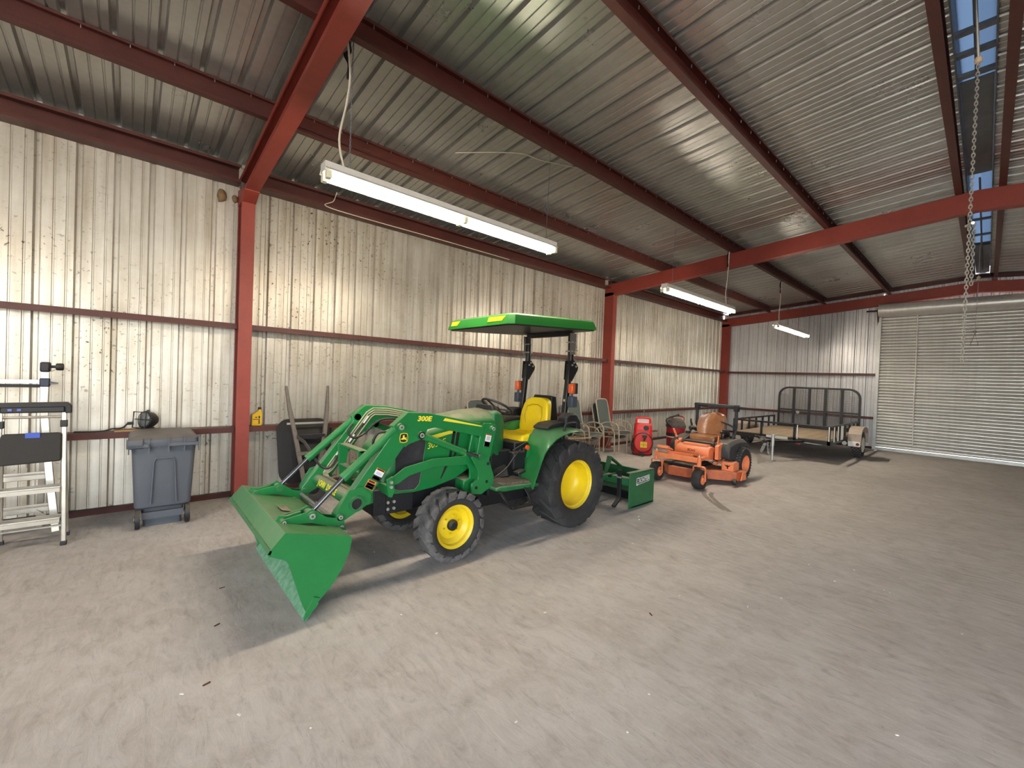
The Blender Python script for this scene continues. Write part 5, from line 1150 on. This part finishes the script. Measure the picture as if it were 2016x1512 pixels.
# sacks and board on the floor between them
M_SACK = mat('tan_sack_cloth', '#8d7a5e', .9, 0, .2, 12., bump=.4, bscale=30)
def sack(x, y, z, rz, s, label):
    rows = []
    for i in range(7):
        u = -1 + i / 3; k = (1 - abs(u) ** 4 * .6); rows.append([(u * .30 * s, .19 * s * k * math.cos(a), .08 * k * (math.sin(a)) + .085) for a in [2 * PI * q / 12 for q in range(12)]])
    b = MB(); b.loft(rows); o = b.build('sack', M_SACK, None, ang=70); o.location = (x, y, z); o.rotation_euler = (0, 0, rz); tag(o, label, 'sack', 'sacks by the wall'); return o
sack(10.1, 6.1, 0.0, .2, 1.0, 'bottom tan sack of the pile between red caddy and red vacuum')
sack(10.15, 6.12, .165, -.1, .95, 'upper tan sack of the pile between red caddy and red vacuum')
bd = MB(); bd.obox((10.6, 6.2, .36), (1.1, .09, .03), Matrix.Rotation(.05, 3, 'Z')); tag(bd.build('board', mat('brown_board', '#6b5640', .8, 0, .2, 6.), bevel=.004), 'weathered brown board lying across the tan sacks', 'board')
# tan stake lying across the chair by the tractor fender
bd = MB(); bd.prism([(-.28, -.01), (-.2, -.028), (.28, -.022), (.28, .022), (-.2, .03)], 'z', -.012, .012); o = bd.build('wooden_stake', mat('pale_wood_stake', '#a48a68', .7, 0, .15, 12.)); o.location = (6.98, 5.62, .512); o.rotation_euler = (0, 0, -.3)
tag(o, 'pale pointed wooden stake lying on a wire crate behind the tractor fender', 'stake')
cr = thing('wire_crate', 'low brown wire crate on the floor behind the tractor wheel', 'crate', (7.0, 5.65, 0))
M_WIRE = mat('brown_wire', '#4a4034', .7, .3)
b = MB()
for z in (.01, .25, .49):
    b = MB(); b.tube([(6.7, 5.45, z), (7.25, 5.45, z), (7.25, 5.85, z), (6.7, 5.85, z)], .007, n=5, closed=True); b.build('crate_ring', M_WIRE, cr)
for k in range(8):
    x = 6.7 + .55 * k / 7; b = MB(); b.tube([(x, 5.45, .49), (x, 5.45, .01), (x, 5.85, .01), (x, 5.85, .49)], .005, n=5); b.build('crate_wire', M_WIRE, cr)

# ================================================================ wheelbarrow leaning on the wall
M_WOODG = mat('grey_weathered_wood', '#6f665c', .85, 0, .2, 10., color2='#57504a', stretch=(6, 6, 1.2))
wb_ = thing('wheelbarrow', 'black steel wheelbarrow stood on end against the wall with grey wooden handles', 'wheelbarrow', (1.8, 5.9, 0))
for s, P in ((1, [(1.735, 5.93, .10), (1.70, 6.02, .40), (1.645, 6.18, .86), (1.60, 6.29, 1.18), (1.565, 6.36, 1.49)]), (-1, [(1.84, 5.93, .10), (1.92, 6.02, .40), (2.035, 6.18, .86), (2.09, 6.29, 1.18), (2.115, 6.36, 1.50)])):
    b = MB(); b.tube(P, [.024, .026, .026, .025, .016], sec=[(1, 1), (-1, 1), (-1, -1), (1, -1)]); hd = b.build('handle', M_WOODG, wb_, bevel=.008)
b = MB()
def tray(k, y0, z0, z1, xa, xb, r):
    return [(x, y0 + (z - .2) * .32, z) for x, z in rrect(xa, z0, xb, z1, r, 5)]
b.loft([tray(0, 6.08, .36, .86, 1.62, 2.04, .08), tray(0, 6.10, .34, .88, 1.60, 2.06, .09), tray(1, 6.19, .20, 1.00, 1.50, 2.16, .14), tray(1, 6.205, .175, 1.025, 1.475, 2.185, .16), tray(1, 6.215, .19, 1.01, 1.49, 2.17, .15), tray(1, 6.20, .21, .99, 1.51, 2.15, .13)], caps=True)
b.build('tray', mat('scuffed_black_steel', '#0c0b0b', .75, 0, .3, 7., dust=.08), wb_, ang=40)
b = MB(); b.beam([(1.56, 6.24, .985), (2.10, 6.24, .985)], .02, .025); b.build('tray_brace', M_BOLT, wb_)
for z in (.82, .60):
    y = 5.87 + z * .34; b = MB(); b.beam([(1.66, y, z), (2.02, y, z)], .05, .04); b.build('cross_brace', M_WOODG if z < .7 else M_CHAS, wb_)
for P in ([(1.66, 6.12, .82), (1.72, 6.0, .76), (1.77, 5.94, .66), (1.77, 5.95, .56), (1.70, 6.06, .46)], [(2.02, 6.12, .82), (2.0, 6.0, .76), (1.96, 5.94, .66), (1.95, 5.95, .56), (1.95, 6.06, .46)]):
    b = MB(); b.beam(P, .012, .045); b.build('leg', mat('rusty_grey_steel', '#4a4440', .6, .3, .3, 14.), wb_, bevel=.003)
b = MB(); b.beam([(1.70, 6.02, .32), (1.93, 6.02, .32)], .015, .03); b.build('tray_brace', M_BOLT, wb_)
t = small_tyre(1.79, 5.80, .175, .175, .085, .085, 'wheel', wb_, 22)
b = MB(); b.lathe([(0, 5.765), (.03, 5.765), (.04, 5.78), (.07, 5.785), (.09, 5.775), (.085, 5.80), (.09, 5.825), (.07, 5.815), (0, 5.82)], (1.79, 0, .175), 'y', 20); b.build('rim', M_CHAS, t)
t.matrix_basis = Matrix.Translation((1.79, 5.80, .175)) @ Matrix.Rotation(PI / 2 * .0, 4, 'Z') @ Matrix.Translation((-1.79, -5.80, -.175))
for x in (1.735, 1.84): MB().cyl((x, 5.95, .13), (x, 5.78, .172), .012, n=8).build('axle_bracket', M_CHAS, wb_)
MB().cyl((1.72, 5.80, .175), (1.86, 5.80, .175), .01, n=8).build('axle', M_CHAS, wb_)

# ================================================================ wheeled waste bin
M_BIN = mat('grey_bin_plastic', '#4c5058', .55, 0, .06, 4., dust=.5, dustcol='#8d8074', bump=.05, bscale=150)
bn = thing('waste_bin', 'blue-grey wheeled waste bin with hinged lid standing by the wall', 'bin', (.27, 6.0, 0))
BX = .272
def bring(z, w, y0, y1, r=.05): return [(BX + x, y, z) for x, y in rrect(-w, y0, w, y1, r)]
b = MB(); b.loft([bring(.205, .225, 5.80, 6.28, .06), bring(.225, .235, 5.775, 6.30, .06), bring(.55, .25, 5.765, 6.36), bring(.80, .262, 5.755, 6.40), bring(.875, .268, 5.75, 6.42)]); bo = b.build('body', M_BIN, bn, bevel=.004, ang=50)
b = MB(); b.loft([bring(.0, .16, 5.86, 6.24, .03), bring(.10, .165, 5.86, 6.25, .03), bring(.215, .185, 5.84, 6.26, .04)]); b.build('base', M_BIN, bn, ang=50)
b = MB(); b.tube([(BX - .105, 5.752, .26), (BX - .085, 5.747, .70), (BX - .07, 5.747, .735), (BX + .07, 5.747, .735), (BX + .085, 5.747, .70), (BX + .105, 5.752, .26)], .008, n=8); b.build('moulded_rib', M_BIN, bo)
b = MB(); b.loft([bring(.865, .285, 5.725, 6.44, .05), bring(.90, .292, 5.715, 6.45, .05), bring(.935, .288, 5.72, 6.45, .06), bring(.965, .26, 5.78, 6.42, .08), bring(.98, .20, 5.9, 6.36, .08)]); ld = b.build('lid', M_BIN, bn, ang=40, label='dusty blue-grey lid')
for x in (-.285, -.13, .03, .16, .285):
    b = MB(); b.prism([(5.70, .80), (5.705, .95), (5.76, .965), (5.78, .87)], 'x', BX + x - .006, BX + x + .006); b.build('lid_rib', M_BIN, ld, smooth=False)
for a, c in ((-.285, -.13), (.03, .285)): MB().box((BX + a, 5.695, .86), (BX + c, 5.72, .895)).build('grab_bar', M_BIN, ld, bevel=.006)
b = MB(); b.lathe([(0, -.02), (.045, -.02), (.055, -.01), (.055, .10), (0, .10)], (BX - .28, 5.74, .90), 'x', 14); b.build('hinge', M_BIN, ld)
for s in (-1, 1):
    x = BX + s * .205; b = MB(); b.lathe([(0, -.026), (.035, -.026), (.04, -.018), (.085, -.018), (.10, -.02), (.102, 0), (.10, .02), (.085, .018), (.04, .018), (0, .026)], (x, 5.82, .102), 'x', 24); b.build('wheel', M_BLK, bn)
    b = MB(); b.cyl((x - .03, 5.82, .102), (x + .03, 5.82, .102), .016, n=10); b.build('wheel_hub', M_BOLT, bn)
MB().cyl((BX - .23, 5.82, .102), (BX + .23, 5.82, .102), .010, n=8).box((BX - .17, 5.81, .09), (BX + .17, 5.87, .16)).build('axle', M_BIN, bn)

# ================================================================ step stool and ladder at the left
M_ALU = mat('brushed_aluminium', '#b9b3a8', .35, .7, .08, 12., rvar=.08)
ss = thing('step_stool', 'folding aluminium step stool with black top handle and black tray', 'step stool', (-.65, 5.8, 0))
for x0, x1 in ((-.45, -.468), (-.875, -.858)):
    b = MB(); b.beam([(x0, 5.70, .02), (x1, 5.76, 1.24)], .035, .026); fr_ = b.build('front_rail', M_ALU, ss, bevel=.006)
    b = MB(); b.box((x0 - .022, 5.675, 0), (x0 + .022, 5.725, .04)); b.build('foot', M_BLK, fr_, bevel=.006)
    b = MB(); b.beam([(x0, 6.0, .02), (x1, 5.82, 1.02)], .026, .022); rr_ = b.build('rear_rail', M_ALU, ss, bevel=.004)
    b = MB(); b.box((x0 - .018, 5.98, 0), (x0 + .018, 6.02, .035)); b.build('foot', M_BLK, rr_)
    zc = 1.135; b = MB(); b.box((x1 - .024, 5.735, zc - .035), (x1 + .024, 5.785, zc + .03)); b.build('joint_sleeve', M_BLK, ss, bevel=.005)
b = MB(); b.tube([(-.885, 5.765, 1.23), (-.885, 5.765, 1.275), (-.87, 5.765, 1.305), (-.455, 5.765, 1.31), (-.44, 5.765, 1.29), (-.44, 5.765, 1.23)], 1.0, sec=[(.03, .022), (-.03, .022), (-.03, -.022), (.03, -.022)]); tp = b.build('top_handle', M_BLK, ss, bevel=.008)
b = MB(); b.box((-.86, 5.74, 1.235), (-.46, 5.79, 1.30)); b.build('handle_body', M_BLK, ss, bevel=.012)
for x in (-.80, -.745): MB().box((x - .012, 5.733, 1.255), (x + .012, 5.739, 1.275)).build('blue_badge', mat('blue_badge', '#5a62b8', .5), tp)
MB().cyl((-.86, 5.765, 1.195), (-.46, 5.765, 1.195), .012, n=8).build('tie_bar', M_ALU, ss)
b = MB(); b.prism([(-.865, .775), (-.48, .79), (-.475, .82), (-.475, 1.035), (-.49, 1.055), (-.82, 1.055), (-.845, 1.04)], 'y', 5.69, 5.73); py = b.build('tray', mat('black_tray', '#231f1c', .7, 0, .1, 30., bump=.1), ss, bevel=.012, seg=3)
MB().box((-.70, 5.682, 1.015), (-.61, 5.69, 1.062)).build('tag', mat('blue_tag', '#2f49a8', .5), py, label='blue tag')
for z in (.525, .235):
    b = MB(); b.prism([(5.68, z - .018), (5.68, z + .018), (5.86, z + .024), (5.86, z + .012), (5.70, z + .006), (5.70, z - .018)], 'x', -.862, -.478); st_ = b.build('step', M_ALU, ss, bevel=.002)
    for k in range(5): MB().box((-.86, 5.71 + k * .03, z + .018), (-.48, 5.72 + k * .03, z + .027)).build('step_ridge', M_ALU, st_)
MB().beam([(-.87, 5.92, .13), (-.455, 5.92, .13)], .03, .012).build('rear_bar', M_ALU, ss)
MB().beam([(-.455, 5.73, .17), (-.455, 5.96, .11)], .006, .016).build('spreader', M_BLK, ss)

la = thing('ladder', 'aluminium folding ladder with black hinge knob leaning behind the step stool', 'ladder', (-1.1, 6.25, 0))
for x, sgn in ((-.64, 1), (-1.55, -1)):
    b = MB(); b.beam([(x, 6.2, 1.62), (x - .005 * sgn, 6.2, 1.27), (x + .02 * sgn, 6.17, .95), (x + .045 * sgn, 6.14, .62), (x + .105 * sgn, 6.08, .03)], .06, .03); b.build('front_rail', M_ALU, la, bevel=.005)
    b = MB(); b.beam([(x - .01 * sgn, 6.24, 1.60), (x - .02 * sgn, 6.36, .66), (x - .045 * sgn, 6.44, .0)], .05, .028); b.build('rear_rail', M_ALU, la, bevel=.005)
    b = MB(); b.box((x - .035, 6.17, 1.60), (x + .035, 6.27, 1.70)); b.build('hinge', M_BLK, la, bevel=.015)
    b = MB(); b.cyl((x + sgn * .03, 6.22, 1.655), (x + sgn * .075, 6.22, 1.655), .014, n=10); b.lathe([(0, sgn * .07), (.03, sgn * .07), (.036, sgn * .08), (.036, sgn * .115), (.03, sgn * .125), (0, sgn * .125)], (x, 6.22, 1.655), 'x', 16); b.build('hinge_knob', M_BLK, la)
    b = MB(); b.box((x - .035, 6.165, 1.455), (x + .035, 6.23, 1.54)); b.build('rung_collar', mat('blue_black_collar', '#23283c', .5), la, bevel=.01)
    b = MB(); b.cyl((x, 6.2, 1.495), (x + sgn * .09, 6.2, 1.49), .018, .008, n=10); b.build('rung_pin', M_CHROME, la)
MB().beam([(-1.55, 6.2, 1.505), (-.64, 6.2, 1.505)], .035, .035).build('rung', M_ALU, la); MB().beam([(-1.55, 6.2, 1.462), (-.67, 6.2, 1.462)], .02, .03).build('rung', M_CHAS, la)
for z in (.575, .26):
    y = 6.09 + z * .1; dx = .09 - z * .06
    b = MB(); b.beam([(-1.55 - dx, y, z), (-.64 + dx, y, z)], .03, .05); b.build('rung', M_ALU, la, bevel=.004); b = MB(); b.beam([(-1.53 - dx, y + .06, z + .03), (-.66 + dx, y + .06, z + .03)], .02, .02); b.build('rung', M_ALU, la)
b = MB(); b.beam([(-.54, 6.09, .12), (-.68, 6.09, .26)], .015, .03); b.build('gusset', M_ALU, la)

# ================================================================ things on the lower girt
ZG = .936
bo_ = MB(); bo_.box((-.14, 6.515, ZG), (.27, 6.64, ZG + .020)); tag(bo_.build('board', mat('pale_pine_board', '#a07f55', .75, 0, .2, 8., stretch=(1, 12, 4)), bevel=.002), 'short pale board lying on the lower girt under the work light', 'board')
wl_ = thing('work_light', 'round black caged work light lying on the short board', 'work light', (.13, 6.58, ZG + .02))
M_GLS = mat('frosted_lamp_glass', '#6a6c6e', .2, 0, .2, 20., coat=.5)
cdir = Vector((-.75, -.55, .12)).normalized(); lc = Vector((.14, 6.58, ZG + .125))
ax1 = cdir.cross(Vector((0, 0, 1))).normalized(); ax2 = ax1.cross(cdir)
def disc(r, t, n=20): return [lc + cdir * t + (ax1 * math.cos(2 * PI * k / n) + ax2 * math.sin(2 * PI * k / n)) * r for k in range(n)]
b = MB(); b.loft([disc(.02, -.11), disc(.055, -.095), disc(.088, -.05), disc(.098, 0.0), disc(.10, .03), disc(.092, .035)]); b.build('lamp_shell', M_BLK, wl_, ang=60)
b = MB(); b.loft([disc(.085, .034), disc(.07, .045), disc(.03, .05)]); b.build('lens', M_GLS, wl_)
for k in range(2):
    v = ax1 if k else ax2; b = MB(); b.tube([lc + v * .10 + cdir * .02, lc + v * .08 + cdir * .075, lc - v * .08 + cdir * .075, lc - v * .10 + cdir * .02], .005, n=6); b.build('guard_wire', M_BLK, wl_)
b = MB(); b.tube([lc + cdir * .09 + ax1 * .09 + ax2 * .085, lc + cdir * .09 - ax1 * .09 + ax2 * .085, lc + cdir * .08 - ax1 * .09 - ax2 * .098, lc + cdir * .08 + ax1 * .09 - ax2 * .098], .007, n=6, closed=True); b.build('stand_frame', M_BLK, wl_)
b = MB(); b.box((.09, 6.55, ZG + .0205), (.21, 6.63, ZG + .032)); b.build('stand_foot', M_BLK, wl_, bevel=.003)
b = MB(); b.box((.135, 6.56, 1.155), (.165, 6.60, 1.175)); b.beam([(-.03, 6.52, 1.03), (.02, 6.53, 1.03)], .035, .03); b.tube(smooth_path([(-.03, 6.52, 1.03), (-.06, 6.53, .99), (-.10, 6.56, ZG + .036), (-.16, 6.565, ZG + .034), (-.22, 6.57, ZG + .014), (-.3, 6.55, ZG + .012), (-.46, 6.58, ZG + .012)], 6), .009, n=6); b.build('power_lead', M_BLK, wl_)
ob = thing('oil_bottle', 'yellow motor oil bottle with black cap on the lower girt', 'bottle', (1.275, 6.60, ZG))
M_OIL = mat('yellow_bottle_plastic', '#d8a814', .35, coat=.2)
b = MB(); b.prism([(1.215, ZG), (1.328, ZG), (1.334, ZG + .012), (1.334, ZG + .17), (1.322, ZG + .205), (1.322, ZG + .222), (1.290, ZG + .222), (1.286, ZG + .20), (1.215, ZG + .155), (1.210, ZG + .14), (1.210, ZG + .012)], 'y', 6.575, 6.635); ob0 = b.build('bottle_body', M_OIL, ob, bevel=.009, seg=3)
b = MB(); b.lathe([(0, .0), (.02, 0), (.02, .026), (.017, .03), (0, .03)], (1.306, 6.605, ZG + .218), 'z', 14); b.build('cap', M_BLKD, ob)
MB().box((1.218, 6.572, ZG + .025), (1.326, 6.5745, ZG + .15)).build('label', mat('gold_label', '#dcb21e', .5), ob)
for z0, z1 in ((.028, .045), (.05, .068), (.073, .09), (.098, .135)): MB().box((1.288, 6.570, ZG + z0), (1.308, 6.572, ZG + z1)).build('label_print', mat('dark_brown_print', '#4a2408', .6), ob)
MB().box((1.222, 6.570, ZG + .083), (1.286, 6.572, ZG + .092)).box((1.25, 6.570, ZG + .108), (1.275, 6.572, ZG + .122)).build('label_print', MATS['dark_brown_print'], ob)
MB().box((10.9, 6.496, .885), (10.94, 6.50, .925)).build('girt_clip', M_BOLT, wall_left)

# ================================================================ odds and ends on the floor
b = MB(); b.lathe([(0, -.045), (.03, -.035), (.045, 0), (.035, .03), (0, .045)], (15.99, 2.07, .045), 'z', 12); tag(b.build('foam_cup', mat('white_foam', '#eeeae4', .8)), 'small white crumpled cup on the floor by the door guide', 'cup')
rnd = random.Random(3); b = MB()
for i in range(60):
    x = rnd.uniform(.2, 5.5); y = rnd.uniform(-1.5, 3.0) if i % 3 else rnd.uniform(0, 5); a = rnd.uniform(0, 6.3); l = rnd.uniform(.006, .022)
    b.obox((x, y, .003), (l, l * .4, .005), Matrix.Rotation(a, 3, 'Z'))
tag(b.build('litter', mat('pale_flecks', '#d8d2c8', .9), smooth=False), 'scattered pale flecks and chips on the concrete floor', 'litter', kind='stuff')
b = MB()
for x, y, a in ((1.55, .95, .6), (.33, 2.75, .3), (.45, 3.35, .5), (.55, 3.9, .1), (2.9, 1.6, 1.)): b.obox((x, y, .004), (.036, .008, .005), Matrix.Rotation(a, 3, 'Z'))
tag(b.build('leaf_scraps', mat('dry_leaf', '#5a3524', .9), smooth=False), 'a few dry brown leaf scraps on the concrete floor', 'leaves', kind='stuff')
